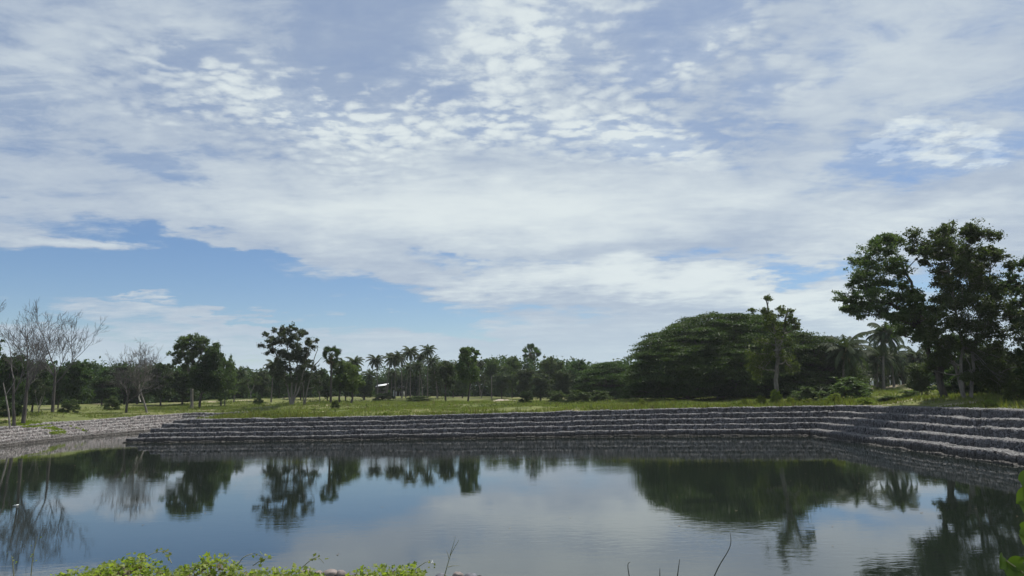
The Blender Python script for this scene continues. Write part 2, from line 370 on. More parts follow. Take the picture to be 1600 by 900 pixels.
for px, py, Yd in [(35, 655, 88), (84, 646, 104), (199, 645, 118), (225, 645, 122), (300, 638, 140), (313, 640, 138), (450, 634, 130), (478, 634, 132), (517, 631, 135), (549, 630, 140), (640, 630, 140), (697, 630, 140), (735, 630, 140),
                   (150, 632, 165), (60, 640, 130), (230, 630, 180), (380, 624, 190), (450, 619, 235), (560, 620, 240), (640, 619, 240), (720, 621, 215), (800, 622, 200), (900, 627, 165), (960, 629, 140), (1000, 632, 112), (1100, 633, 105), (1210, 632, 90),
                   (820, 632, 120), (900, 634, 110), (640, 640, 100), (400, 645, 100), (520, 642, 104), (1300, 630, 100), (1390, 603, 160), (1440, 603, 165), (1350, 612, 135), (1400, 615, 118), (1430, 611, 128), (1480, 620, 72), (1510, 621, 70), (1590, 622, 66), (1560, 600, 100), (1600, 595, 110), (1700, 610, 80), (1380, 628, 98), (1430, 627, 86)]:
    p = at_depth(px, py, Yd); ctrl.append((p[0], p[1], p[2], 3.0))
for a in range(0, 360, 12):
    for R_, z_ in ((420, 4.6), (900, 5.0)):
        ctrl.append((R_ * math.cos(math.radians(a)), R_ * math.sin(math.radians(a)) + 40, z_, 8.0))
for x_ in range(-50, 60, 8):
    for y_ in (-20, -8, 0, 3): ctrl.append((x_, y_, 2.70, 1.0))
CT = np.array(ctrl)
def ground_z(x, y, noise=True):
    x = np.atleast_1d(np.asarray(x, float)); y = np.atleast_1d(np.asarray(y, float)); sh = x.shape
    xf, yf = x.ravel(), y.ravel(); z = np.zeros(len(xf))
    for s in range(0, len(xf), 20000):
        a = xf[s:s + 20000, None]; b = yf[s:s + 20000, None]
        d2 = (a - CT[:, 0]) ** 2 + (b - CT[:, 1]) ** 2 + 4.0
        wgt = CT[:, 3] / d2 ** 1.75
        z[s:s + 20000] = (wgt * CT[:, 2]).sum(1) / wgt.sum(1)
    z = z.reshape(sh)
    if noise:
        d = poly_dist(x, y, TOPPOLY)
        k = np.clip((d - 1.5) / 12, 0, 1)
        z = z + k * (.22 * vnoise(x / 9, y / 9, 1) + .10 * vnoise(x / 3, y / 3, 2)) + np.clip((d - .8) / 3, 0, 1) * .04 * vnoise(x, y, 3)
    return z
def gz(x, y): return float(ground_z(x, y)[0])

def axis(lo, hi, step, far, g=1.22):
    c = list(np.arange(lo, hi + step / 2, step)); s = step
    while c[-1] < far: s *= g; c.append(c[-1] + s)
    s = step
    while c[0] > -far: s *= g; c.insert(0, c[0] - s)
    return np.array(c)
gx = axis(-90, 100, 1.0, 4200); gy = axis(-6, 175, 1.0, 4200)
GX, GY = np.meshgrid(gx, gy); D = poly_dist(GX, GY, TOPPOLY); GZ = ground_z(GX, GY)
inside = D < 0
GZ = np.where(inside, np.maximum(-1.6, GZ - .35 + 1.1 * D), GZ)
nx, ny = len(gx), len(gy)
idx = np.arange(nx * ny).reshape(ny, nx)
Q = np.stack([idx[:-1, :-1], idx[:-1, 1:], idx[1:, 1:], idx[1:, :-1]], -1).reshape(-1, 4)
m, t = mat('grassy_ground')
tc = t.n('ShaderNodeTexCoord'); P_ = tc.outputs['Object']
n1 = t.noise(P_, .07, 5, .6); n2 = t.noise(P_, .6, 5, .65); n3 = t.noise(t.mapping(P_, scale=(.6, 1.6, 1)), .12, 5, .6, .3); n4 = t.noise(P_, 3.0, 3, .6)
g1 = t.mixc(t.smooth(n1, .35, .65), (.100, .128, .034), (.185, .185, .068))
g1 = t.mixc(t.smooth(n2, .35, .7), g1, (.075, .090, .028))
g1 = t.mixc(t.smooth(n4, .45, .8, 0, .6), g1, (.16, .15, .07))
g1 = t.mixc(t.smooth(n3, .57, .65, 0, .85), g1, (.36, .30, .23))
pb = t.n('ShaderNodeBsdfPrincipled'); t.l(g1, pb.inputs['Base Color']); pb.inputs['Roughness'].default_value = .95; pb.inputs['Specular IOR Level'].default_value = .15
bp = t.n('ShaderNodeBump'); bp.inputs['Strength'].default_value = .6; bp.inputs['Distance'].default_value = .2; t.l(n2, bp.inputs['Height']); t.l(bp.outputs[0], pb.inputs['Normal'])
o = t.n('ShaderNodeOutputMaterial'); t.l(pb.outputs[0], o.inputs[0])
ground = mesh('ground', np.stack([GX, GY, GZ], -1).reshape(-1, 3), [Q], m, None, True)
tag(ground, kind='structure')

# water
m, t = mat('pond_water')
tc = t.n('ShaderNodeTexCoord'); P_ = tc.outputs['Object']
pb = t.n('ShaderNodeBsdfPrincipled'); pb.inputs['Base Color'].default_value = (.011, .016, .012, 1)
pb.inputs['Roughness'].default_value = .015; pb.inputs['IOR'].default_value = 1.75
wv1 = t.noise(t.mapping(P_, scale=(.8, 1.5, 1)), 2.2, 4, .55, .2)
wv2 = t.noise(t.mapping(P_, rot=(0, 0, .3), scale=(1, 1.6, 1)), .35, 3, .5, .4)
gust = t.smooth(t.noise(t.mapping(P_, scale=(.6, 1.4, 1)), .05, 3, .5), .42, .62, .30, 1.5)
h = t.m('MULTIPLY', t.m('ADD', wv1, t.m('MULTIPLY', wv2, 1.2)), gust)
bp = t.n('ShaderNodeBump'); bp.inputs['Strength'].default_value = 1.0; bp.inputs['Distance'].default_value = .0026; t.l(h, bp.inputs['Height']); t.l(bp.outputs[0], pb.inputs['Normal'])
o = t.n('ShaderNodeOutputMaterial'); t.l(pb.outputs[0], o.inputs[0])
WV = np.array([(-66, 5, 0), (42, 5, 0), (42, 128, 0), (-66, 128, 0)], float)
water = mesh('pond_water', WV, [np.array([[0, 1, 2, 3]])], m); tag(water, kind='structure')

# thin humid air over the whole place
v, q = box((-4300, -4300, -8.0), (4300, 4300, 34.0))
m, t = mat('haze'); pv = t.n('ShaderNodeVolumePrincipled'); pv.inputs['Color'].default_value = (.90, .95, 1, 1); pv.inputs['Density'].default_value = .00015; pv.inputs['Anisotropy'].default_value = .2
o = t.n('ShaderNodeOutputMaterial'); t.l(pv.outputs[0], o.inputs['Volume'])
tag(mesh('haze', v, [q], m), kind='stuff')

# ============================================================ gabion walls
def wall(name, pts, nsteps, spacing, mt, label, amp=.055, cell=4.2, group=None, tread_pts=7, riser_pts=5, top_extra=.9, base_z=-.35):
    root = empty(name, (0, 0, 0)); tag(root, label, 'retaining wall', group)
    P = np.array(pts, float)
    seg = np.hypot(np.diff((P[:, 0] + P[:, 2]) / 2), np.diff((P[:, 1] + P[:, 3]) / 2)); S = np.concatenate([[0], np.cumsum(seg)])
    n = int(S[-1] / spacing); s = np.sort(np.unique(np.concatenate([np.linspace(0, S[-1], n), S])))
    I = lambda k: np.interp(s, S, P[:, k])
    B = np.stack([I(0), I(1)], 1); T = np.stack([I(2), I(3)], 1); ZT = I(4)
    run = np.linalg.norm(T - B, axis=1); wdir = (T - B) / run[:, None]
    for k in range(nsteps + 1):
        # step 0 is the ledge at the waterline
        f0 = (k - 1) / nsteps * .9 if k else -.05
        f1 = k / nsteps * .9 if k < nsteps else 1.0
        ztop = ZT * k / nsteps + .03 if k else np.full(len(s), .05)
        zbot = ZT * (k - 1) / nsteps - .06 if k else np.full(len(s), base_z)
        if k == 1: zbot = np.full(len(s), -.25)
        f1 = min(f1 + .07, 1.0)
        lip = B + (T - B) * f0; back = B + (T - B) * f1
        if k == nsteps: back = T + wdir * 0.0
        wob = .09 * vnoise(s / 4.7, s * 0 + k * 1.9, 17) + .05 * vnoise(s / 2.1, s * 0 + k * 3.1, 11) + .035 * vnoise(s / .9, s * 0 + k * 7.7, 5)
        ztop = ztop + .045 * vnoise(s / 1.3, s * 0 + k * 5.3, 12) + .04 * vnoise(s / 6.5, s * 0 + k * 2.3, 14)
        bk = np.floor(s / 2.0).astype(np.int64); z0_ = bk * 0
        wob = wob + .10 * (hash3(bk, z0_ + k, z0_, 3) - .5); ztop = ztop + .07 * (hash3(bk, z0_ + k, z0_, 9) - .5)
        wob = wob - .12 * (np.mod(s, 2.0) < spacing * 1.1)
        lip = lip - wdir * wob[:, None]
        rows = []
        for j in range(riser_pts): rows.append((0.0, j / (riser_pts - 1), True))
        for j in range(1, tread_pts + 1): rows.append((j / tread_pts, 1.0, False))
        V = np.zeros((len(rows), len(s), 3)); Nn = np.zeros_like(V)
        for r_, (a, b, isr) in enumerate(rows):
            V[r_, :, :2] = lip + (back - lip) * a
            V[r_, :, 2] = zbot + (ztop - zbot) * b
            if not isr and k: V[r_, :, :2] += wdir * (.10 * (1 - a))
            if isr:
                Nn[r_, :, :2] = -wdir
                V[r_, :, :2] += wdir * (.10 * b * (1 if k else 0))          # slight batter
                if b == 1.0: Nn[r_] *= .6; Nn[r_, :, 2] = .6
            else: Nn[r_, :, 2] = 1
        flat = V.reshape(-1, 3)
        F1, F2, hid = worley(flat * cell)
        bump = np.clip((F2 - F1) * 1.6, 0, .8) * (0.6 + .8 * hid) - .25
        lastrow = np.ones((len(rows), len(s))); lastrow[-1] = .2
        V += Nn * (bump.reshape(len(rows), len(s)) * amp * 2 * lastrow)[..., None]
        if k == nsteps:                                     # back lip goes down into the ground
            ex = V[-1].copy(); ex[:, :2] += wdir * .15; ex[:, 2] -= .6; V = np.concatenate([V, ex[None]], 0)
        R_, S_ = V.shape[:2]; id_ = np.arange(R_ * S_).reshape(R_, S_)
        Qd = np.stack([id_[:-1, :-1], id_[:-1, 1:], id_[1:, 1:], id_[1:, :-1]], -1).reshape(-1, 4)
        st = mesh('step' if k else 'footing', V.reshape(-1, 3), [Qd], mt, root)
    return root
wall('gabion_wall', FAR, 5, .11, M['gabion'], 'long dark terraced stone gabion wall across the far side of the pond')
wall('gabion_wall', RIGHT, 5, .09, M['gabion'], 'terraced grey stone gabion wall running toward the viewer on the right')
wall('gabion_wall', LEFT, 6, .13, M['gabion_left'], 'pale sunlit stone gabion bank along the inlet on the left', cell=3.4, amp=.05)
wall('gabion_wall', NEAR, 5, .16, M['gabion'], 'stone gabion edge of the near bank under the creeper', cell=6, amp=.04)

# ============================================================ foliage tools
def leaves(P, size, rng, aspect=.55, up=.25, fold=.15, jitter=.35):
    n = len(P); a = rng.normal(size=(n, 3)); a /= np.linalg.norm(a, axis=1)[:, None]
    b = rng.normal(size=(n, 3)); b[:, 2] += up * 3; b -= (b * a).sum(1)[:, None] * a; b /= np.linalg.norm(b, axis=1)[:, None] + 1e-9
    c = np.cross(a, b)
    s = (size * (1 + jitter * rng.uniform(-1, 1, n)))[:, None]
    V = np.stack([P - a * s * .5, P + c * s * aspect * .5 + b * s * fold, P + a * s * .5, P - c * s * aspect * .5 + b * s * fold], 1)
    return V.reshape(-1, 3), np.arange(4 * n).reshape(n, 4)
def crown_points(blobs_, nsub, nleaf, rng, flat=.65, subr=.30, shell=.45):
    """blobs_: (x,y,z,r[,rz]) -> leaf points and sub-clump centres"""
    P = []; S = []
    for bl in blobs_:
        x, y, z, r = bl[:4]; rz = bl[4] if len(bl) > 4 else r * .8
        k = max(3, int(nsub))
        u = rng.normal(size=(k, 3)); u /= np.linalg.norm(u, axis=1)[:, None]
        rad = rng.uniform(0, 1, k) ** shell * rng.choice([1.0, 1.0, 1.25, 1.5], k)
        c = np.array([x, y, z]) + u * rad[:, None] * np.array([r, r, rz])
        S.append(c)
        m_ = np.maximum(4, (nleaf * rng.uniform(.35, 1.5, k) / np.maximum(.8, rad) ** 1.6).astype(int))
        for ci, mi in zip(c, m_):
            q = rng.normal(size=(mi, 3)) * np.array([1, 1, flat]) * r * subr * rng.uniform(.6, 1.25)
            P.append(ci + q * .62)
    return np.concatenate(P), np.concatenate(S)
def bend(a, b, rng, n=6, sag=.08):
    a = np.array(a, float); b = np.array(b, float); t = np.linspace(0, 1, n)[:, None]
    L = np.linalg.norm(b - a); P = a + (b - a) * t
    off = rng.normal(size=(2, 3)) * L * sag
    return P + np.sin(t * math.pi) * off[0] + np.sin(t * 2 * math.pi) * off[1] * .5
def skeleton(tb, trunks, blobs_, S, rng, r0, twig=.02, nsub=0):
    """trunks: list of polylines; limbs go from a trunk point to every blob, twigs from blob centre to clumps"""
    TP = []
    for tr in trunks:
        tr = np.array(tr, float); n = len(tr)
        tt = np.linspace(0, n - 1, n * 3); Pp = np.stack([np.interp(tt, np.arange(n), tr[:, k]) for k in range(3)], 1)
        Rr = r0 * (1 - .72 * tt / (n - 1)); Rr[0] *= 1.35
        Pp[1:-1] += rng.normal(size=(len(Pp) - 2, 3)) * r0 * .25
        tb.add(Pp, Rr, 8); TP.append((Pp, Rr))
    for i, bl in enumerate(blobs_):
        c = np.array(bl[:3]); best = None
        for Pp, Rr in TP:
            lo = Pp[:, 2] < c[2] - .15 * np.linalg.norm(Pp[:, :2] - c[:2], axis=1)
            lo[:max(1, len(Pp) // 4)] = False
            if not lo.any(): continue
            d = np.linalg.norm(Pp - c, axis=1) + (~lo) * 1e3; j = int(np.argmin(d))
            if best is None or d[j] < best[0]: best = (d[j], Pp[j], Rr[j])
        if best is None: best = (0, TP[0][0][len(TP[0][0]) // 2], TP[0][1][-1])
        Pb = bend(best[1], c, rng, 6, .07); rb = max(twig * 1.5, best[2] * .55)
        tb.add(Pb, np.linspace(rb, max(twig, rb * .3), 6), 5)
        TP.append((Pb, np.linspace(rb, rb * .3, 6))) if i % 2 == 0 and best[2] > .06 else None
        if len(S) and nsub:
            for sc_ in S[i * nsub:(i + 1) * nsub][::2]:
                tb.add(bend(Pb[-2], sc_, rng, 4, .08), np.linspace(max(twig, rb * .28), twig * .6, 4), 3)

GEN_ID = [0]
def build_tree(name, blobs_, trunks, r0, leafmat, barkmat, nsub=9, nleaf=55, lsize=.4, seed=1, flat=.65, subr=.30, shell=.45, twig=.02, up=.25, aspect=.55):
    rng = np.random.default_rng(seed)
    root = empty(name, (0, 0, 0))
    Pl, S = crown_points(blobs_, nsub, nleaf, rng, flat, subr, shell)
    V, Qd = leaves(Pl, lsize, rng, up=up, aspect=aspect)
    mesh('crown', V, [Qd], leafmat, root)
    tb = Tubes(); skeleton(tb, trunks, blobs_, S, rng, r0, twig, nsub); tb.build('trunk', barkmat, root)
    return root
def put(root, X_, Y_, Z_=None, rz=0, scale=1, label=None, cat='tree', group=None):
    root.location = (X_, Y_, (gz(X_, Y_) if Z_ is None else Z_) - .05); root.rotation_euler = (0, 0, rz)
    root.scale = scale if isinstance(scale, (tuple, list)) else (scale,) * 3
    root['label'] = label; root['category'] = cat
    if group: root['group'] = group
    elif 'group' in root: del root['group']
    return root

# --- generic shapes (real size 10 m tall, about 8 m wide)
def generic_blobs(kind, seed):
    rng = random.Random(seed); out = []
    if kind == 'dense':
        for _ in range(16):
            a = rng.uniform(0, 6.28); h = rng.uniform(.12, 1) ** .8; rr = 3.1 * (1 - min(.97, abs((h - .45) / .62)) ** 3) ** .4 * rng.uniform(.45, 1)
            out.append((rr * math.cos(a), rr * math.sin(a), 1.6 + 7.1 * h, rng.uniform(1.0, 1.7), rng.uniform(.8, 1.2)))
        for _ in range(3): a = rng.uniform(0, 6.28); out.append((1.6 * math.cos(a), 1.6 * math.sin(a), rng.uniform(8.3, 9.2), 1.1, .7))
        out.append((0, 0, 5.5, 2.4)); out.append((.5, 0, 3, 2.2))
    elif kind == 'airy':
        for _ in range(15):
            a = rng.uniform(0, 6.28); h = rng.uniform(.25, 1); rr = 2.9 * (.35 + .65 * math.sin(h * 2.6)) * rng.uniform(.3, 1.15)
            out.append((rr * math.cos(a), rr * math.sin(a), 2.0 + 7.2 * h, rng.uniform(.7, 1.15), rng.uniform(.5, .85)))
    elif kind == 'tall':                                     # bare stem, crown high up
        for _ in range(12):
            a = rng.uniform(0, 6.28); h = rng.uniform(0, 1); rr = 2.3 * rng.uniform(.2, 1)
            out.append((rr * math.cos(a), rr * math.sin(a), 5.0 + 4.4 * h, rng.uniform(.8, 1.3)))
        for _ in range(4):
            a = rng.uniform(0, 6.28); out.append((1.3 * math.cos(a), 1.3 * math.sin(a), rng.uniform(2.8, 5), .8))
    elif kind == 'rain':                                     # flat-topped spreading crown
        for _ in range(34):
            a = rng.uniform(0, 6.28); rr = 5.2 * math.sqrt(rng.random()); h = 8.9 - 4.0 * (rr / 5.2) ** 2.0 - rng.choice((0, 0, 1.2, 2.4))
            out.append((rr * math.cos(a), rr * math.sin(a), h, rng.uniform(1.1, 1.7), .35))
    elif kind == 'bush':
        for _ in range(14):
            a = rng.uniform(0, 6.28); rr = 3.0 * math.sqrt(rng.random()); h = 7.0 * (1 - (rr / 3.9) ** 2) * rng.uniform(.25, 1)
            out.append((rr * math.cos(a), rr * math.sin(a), 1.2 + h, rng.uniform(1.1, 1.6)))
        for _ in range(6):
            a = rng.uniform(0, 6.28); out.append((3.0 * math.cos(a), 3.0 * math.sin(a), 1.2, 1.2))
    return out
LIB = {}
def lib(kind, var, leafmat):
    key = (kind, var, leafmat)
    if key in LIB: return LIB[key], True
    s = hash3(np.array([var]), np.array([len(kind)]), np.array([3]), 5)[0]; seed = int(s * 9999) + var * 17 + len(kind)
    bl = generic_blobs(kind, seed); rng = random.Random(seed)
    if kind == 'bush':
        trunks = [[(0, 0, -.2), (.3 * math.cos(a), .3 * math.sin(a), 1.2), (1.6 * math.cos(a), 1.6 * math.sin(a), 4.5)] for a in (0.3, 1.9, 3.4, 5.0)]; r = .12
    elif kind in ('airy', 'rain'):
        trunks = [[(0, 0, -.3), (.15, 0, 1.8), (1.0 * math.cos(a), 1.0 * math.sin(a), 4.2), (1.9 * math.cos(a), 1.9 * math.sin(a), 7.4)] for a in (rng.uniform(0, 2), rng.uniform(2.2, 4), rng.uniform(4.3, 6))]; r = .17
    else:
        trunks = [[(0, 0, -.3), (rng.uniform(-.2, .2), .1, 3), (rng.uniform(-.5, .5), rng.uniform(-.4, .4), 6), (0, 0, 8.6)]]; r = .22
    p = dict(dense=(15, 40, .44, .7), airy=(12, 28, .38, .6), tall=(12, 36, .42, .65), rain=(16, 50, .36, .3), bush=(13, 46, .46, .7))[kind]
    root = build_tree({'dense': 'broadleaf_tree', 'airy': 'open_crowned_tree', 'tall': 'tall_tree', 'rain': 'rain_tree', 'bush': 'bush'}[kind], bl, trunks, r, M[leafmat], M['bark_pale' if kind in ('airy',) else 'bark_dark'],
                      nsub=p[0], nleaf=p[1], lsize=p[2], seed=seed, flat=p[3], up=.6 if kind == 'rain' else .25)
    LIB[key] = root
    return root, False
def tree(kind, var, leafmat, px, top, Yd, wpx, label, cat='tree', group=None, sink=0, base=None):
    proto, used = lib(kind, var, leafmat)
    r_ = copy_tree(proto) if used else proto
    p = at_depth(px, top, Yd)
    X_ = at_depth(px, 615, Yd)[0]; Z_ = gz(X_, Yd) if base is None else base
    hm = max(.5, p[2] - Z_) ; wm = wpx / F * Yd
    rz = random.Random(int(px * 7 + top)).uniform(0, 6.28)
    ww = dict(dense=8.4, airy=7.6, tall=7.0, rain=12.5, bush=8.2)[kind]; hh = dict(dense=10, airy=10.3, tall=10.6, rain=9.6, bush=9.2)[kind]
    return put(r_, X_, Yd, Z_ - sink, rz, (wm / ww, wm / ww, hm / hh), label, cat, group)

# --- palms
def coconut(seed, n=24, L=3.3, H_=11.0, lean=1.2, droop=1.0):
    rng = np.random.default_rng(seed); root = empty('coconut_palm', (0, 0, 0))
    a0 = rng.uniform(0, 6.28); t = np.linspace(0, 1, 12)
    TP = np.stack([lean * math.cos(a0) * t ** 2, lean * math.sin(a0) * t ** 2, -.3 + (H_ + .3) * t], 1)
    tb = Tubes(); tb.add(TP, .14 + .10 * (1 - t) ** 4 - .03 * t, 8)
    V = []; Qs = []; cnt = 0; rb = Tubes(); top = TP[-1]
    for i in range(n):
        az_ = i * 2.399 + rng.uniform(-.2, .2); e0 = 1.30 - 2.15 * (i / n) ** 1.0 + rng.uniform(-.12, .12); Lf = L * rng.uniform(.85, 1.1)
        m_ = 22; s = np.linspace(0, 1, m_); ang = e0 - droop * 1.5 * s ** 1.4
        dr = np.concatenate([[0], np.cumsum(np.cos(ang[:-1]) * Lf / (m_ - 1))]); dz = np.concatenate([[0], np.cumsum(np.sin(ang[:-1]) * Lf / (m_ - 1))])
        d = np.array([math.cos(az_), math.sin(az_), 0]); sd_ = np.array([-d[1], d[0], 0])
        Pp = top + dr[:, None] * d + np.array([0, 0, 1]) * dz[:, None]
        rb.add(Pp, np.linspace(.045, .012, m_), 3)
        for k in range(3, m_):
            tl = np.array([d[0] * math.cos(ang[k]), d[1] * math.cos(ang[k]), math.sin(ang[k])])
            ll = .85 * math.sin(.35 + 2.5 * s[k]) * rng.uniform(.8, 1.15) * L / 3.3
            for sg in (-1, 1):
                dirv = sd_ * sg * .75 + tl * .55 + np.array([0, 0, -.55 - .4 * rng.random()]); dirv /= np.linalg.norm(dirv)
                wv = tl * .10 * L / 3.3
                b = Pp[k]; V += [b - wv, b + wv, b + dirv * ll * .6 + wv * .8, b + dirv * ll]; Qs.append((cnt, cnt + 1, cnt + 2, cnt + 3)); cnt += 4
    fr = mesh('fronds', np.array(V), [np.array(Qs)], M['leaf_palm'], root)
    rb.build('frond_stalks', M['leaf_palm'], root); tb.build('trunk', M['bark_palm'], root)
    # hanging dead skirt
    V2, Q2 = leaves(top + rng.normal(size=(40, 3)) * [.25, .25, .45] + [0, 0, -.6], 1.0, rng, aspect=.2)
    mesh('dead_fronds', V2, [Q2], M['leaf_dry'], root)
    return root
def sugar(seed, H_=11.0, R_=1.9):
    rng = np.random.default_rng(seed); root = empty('sugar_palm', (0, 0, 0)); t = np.linspace(0, 1, 8)
    tb = Tubes(); tb.add(np.stack([.15 * np.sin(t * 3), 0 * t, -.3 + (H_ + .3) * t], 1), .24 - .06 * t, 8); tb.build('trunk', M['bark_dark'], root)
    top = np.array([.02, 0, H_]); V = []; Qs = []; cnt = 0; pt = Tubes()
    for i in range(46):
        u = rng.normal(size=3); u /= np.linalg.norm(u); u[2] = u[2] * .9 + .15
        if u[2] < -.75: u[2] = -.4
        u /= np.linalg.norm(u); c = top + u * R_ * rng.uniform(.55, .8); pt.add(np.stack([top, c]), .03, 3)
        n_ = np.cross(u, rng.normal(size=3)); n_ /= np.linalg.norm(n_); b = np.cross(n_, u)
        for k in np.linspace(-1.9, 1.9, 15):
            dv = u * math.cos(k) + n_ * math.sin(k); sv = -u * math.sin(k) + n_ * math.cos(k)
            r1 = R_ * .50 * (1 - .12 * abs(k)); V += [c, c + dv * r1 * .6 + sv * r1 * .10 + b * .05, c + dv * r1, c + dv * r1 * .6 - sv * r1 * .10 - b * .05]; Qs.append((cnt, cnt + 1, cnt + 2, cnt + 3)); cnt += 4
    mesh('fan_leaves', np.array(V), [np.array(Qs)], M['leaf_dark'], root); pt.build('leaf_stalks', M['leaf_palm'], root)
    V2, Q2 = leaves(top + rng.normal(size=(60, 3)) * [.3, .3, .5] + [0, 0, -1.1], .9, rng, aspect=.3)
    mesh('dead_fronds', V2, [Q2], M['leaf_dry'], root)
    return root
PALM = {}
def palm(kind, var, px, top, Yd, spread, label, group=None, base_py=None):
    key = (kind, var)
    if key in PALM: r_ = copy_tree(PALM[key])
    elif kind == 'coco': r_ = PALM[key] = coconut(100 + var * 7, n=28 + 3 * (var % 3), lean=(0.6, 1.8, 1.1, 2.2, .4)[var % 5], droop=(1.0, .8, 1.15, .9, 1.05)[var % 5])
    else: r_ = PALM[key] = sugar(300 + var)
    X_ = at_depth(px, 615, Yd)[0]; Z_ = gz(X_, Yd) if base_py is None else at_depth(px, base_py, Yd)[2]
    k = spread / F * Yd / (5.6 if kind == 'coco' else 4.6)
    hm = at_depth(px, top, Yd)[2] - Z_ - (1.9 if kind == 'coco' else 1.9) * k
    # height is set by the trunk alone, so fronds keep their shape
    sc_ = (k, k, k); r_.location = (X_, Yd, Z_); put(r_, X_, Yd, Z_, random.Random(int(px * 3 + top)).uniform(0, 6.28), sc_, label, 'palm', group)
    H0 = 11.0; dz = hm / k - H0
    for ch in r_.children:
        if ch.name.startswith('trunk'): ch.scale = (1, 1, (H0 + dz) / H0)
        else: ch.location = (0, 0, dz)
    return r_

# --- bare trees
def bare(name, seed, H_, spread, r0, forks, mt, lean=0.0, levels=5, first=.35, upb=.35, fine=.017, minlen=.3):
    rng = np.random.default_rng(seed); root = empty(name, (0, 0, 0)); tb = Tubes(); lb = Tubes(); tw = Tubes()
    def grow(p, d, L, r, lev):
        n = 6; P = [np.array(p)]; dd = np.array(d, float)
        for k in range(n):
            dd = dd + rng.normal(size=3) * (.045 if lev else .03) + np.array([0, 0, upb * .11 * (lev > 0)]); dd /= np.linalg.norm(dd)
            P.append(P[-1] + dd * L / n)
        P = np.array(P); rr = np.linspace(r, max(fine * .7, r * (.55 if lev < levels else .3)), n + 1)
        (tb if lev == 0 else lb).add(P, rr, 8 if lev == 0 else 5 if lev < 3 else 3)
        if lev >= levels or L < minlen: return
        kids = forks[min(lev, len(forks) - 1)]
        for k in range(kids):
            f = 1.0 if k == 0 else rng.uniform(.35, 1.0) if lev else rng.uniform(first, 1.0)
            q = P[min(n, int(f * n))]
            ax = rng.normal(size=3); ax -= ax @ dd * dd; ax /= np.linalg.norm(ax)
            th = rng.uniform(.25, .5) if k == 0 else rng.uniform(.5, .95)
            nd = dd * math.cos(th) + ax * math.sin(th) * spread; nd[2] = nd[2] * .9 + upb * .25; nd /= np.linalg.norm(nd)
            grow(q, nd, L * rng.uniform(.58, .84) * (.94 if k == 0 else .88), max(fine, rr[min(n, int(f * n))] * (.78 if k == 0 else .55)), lev + 1)
    grow((0, 0, -.3), (lean, 0, 1), H_ * .36, r0, 0)
    tb.build('trunk', M['bark_dark'] if mt == M['bark_bare'] else mt, root); lb.build('branches', mt, root)
    return root

# ============================================================ trees and palms of the scene
def px_blobs(lst, px0, Yd, depth=1.0, seed=0, zbase=None):
    """silhouette notes (px, py, r px) -> local blob coordinates at real size and depth"""
    lst = list(lst); more = []
    for i, a in enumerate(lst):
        near = sorted((math.hypot(a[0] - b[0], a[1] - b[1]), j) for j, b in enumerate(lst) if j > i)[:2]
        for d, j in near:
            b = lst[j]
            if d < (a[2] + b[2]) * 1.0: more.append(((a[0] + b[0]) / 2, (a[1] + b[1]) / 2, (a[2] + b[2]) * .38))
    lst += more
    rng = random.Random(seed); X0 = at_depth(px0, 615, Yd)[0]; out = []
    for it in lst:
        a, b, r = it[:3]; p = at_depth(a, b, Yd); R_ = r / F * Yd
        out.append((p[0] - X0, rng.uniform(-1, 1) * depth, p[2] - zbase, R_))
    return out

# big pair on the right bank
Yk = 70.0; Xk = at_depth(1478, 615, Yk)[0]; Zk = gz(Xk, Yk)
Kb = [(1385, 375, 20), (1365, 385, 16), (1412, 372, 14), (1352, 402, 16), (1375, 408, 20), (1400, 412, 22), (1426, 402, 11), (1340, 428, 18), (1365, 440, 20), (1395, 440, 20), (1328, 458, 14), (1350, 466, 20), (1322, 482, 10), (1342, 490, 13),
      (1378, 474, 20), (1405, 462, 20), (1372, 498, 14), (1402, 495, 20), (1425, 480, 18), (1430, 505, 18), (1436, 455, 9), (1440, 532, 16), (1420, 520, 14)]
def local(px, py, px0, Yd, zb, y=0): p = at_depth(px, py, Yd); return (p[0] - at_depth(px0, 615, Yd)[0], y, p[2] - zb)
Lk = lambda a, b, y=0: local(a, b, 1478, Yk, Zk, y)
K = build_tree('leaning_tree', px_blobs(Kb, 1478, Yk, 2.2, 5, Zk), [[(0, 0, -.4), Lk(1466, 585), Lk(1452, 550), Lk(1440, 500), Lk(1430, 460), Lk(1408, 405)], [Lk(1466, 585), Lk(1478, 545, .8), Lk(1460, 505, .8), Lk(1445, 480, .5)], [Lk(1440, 500), Lk(1400, 475), Lk(1360, 470)]],
               .34, M['leaf_mid'], M['bark_dark'], nsub=13, nleaf=46, lsize=.215, seed=51, subr=.36, shell=.6)
put(K, Xk, Yk, Zk, label='big leafy tree leaning left on a thick dark trunk above the right wall')
Yl = 68.0; Xl = at_depth(1510, 615, Yl)[0]; Zl = gz(Xl, Yl)
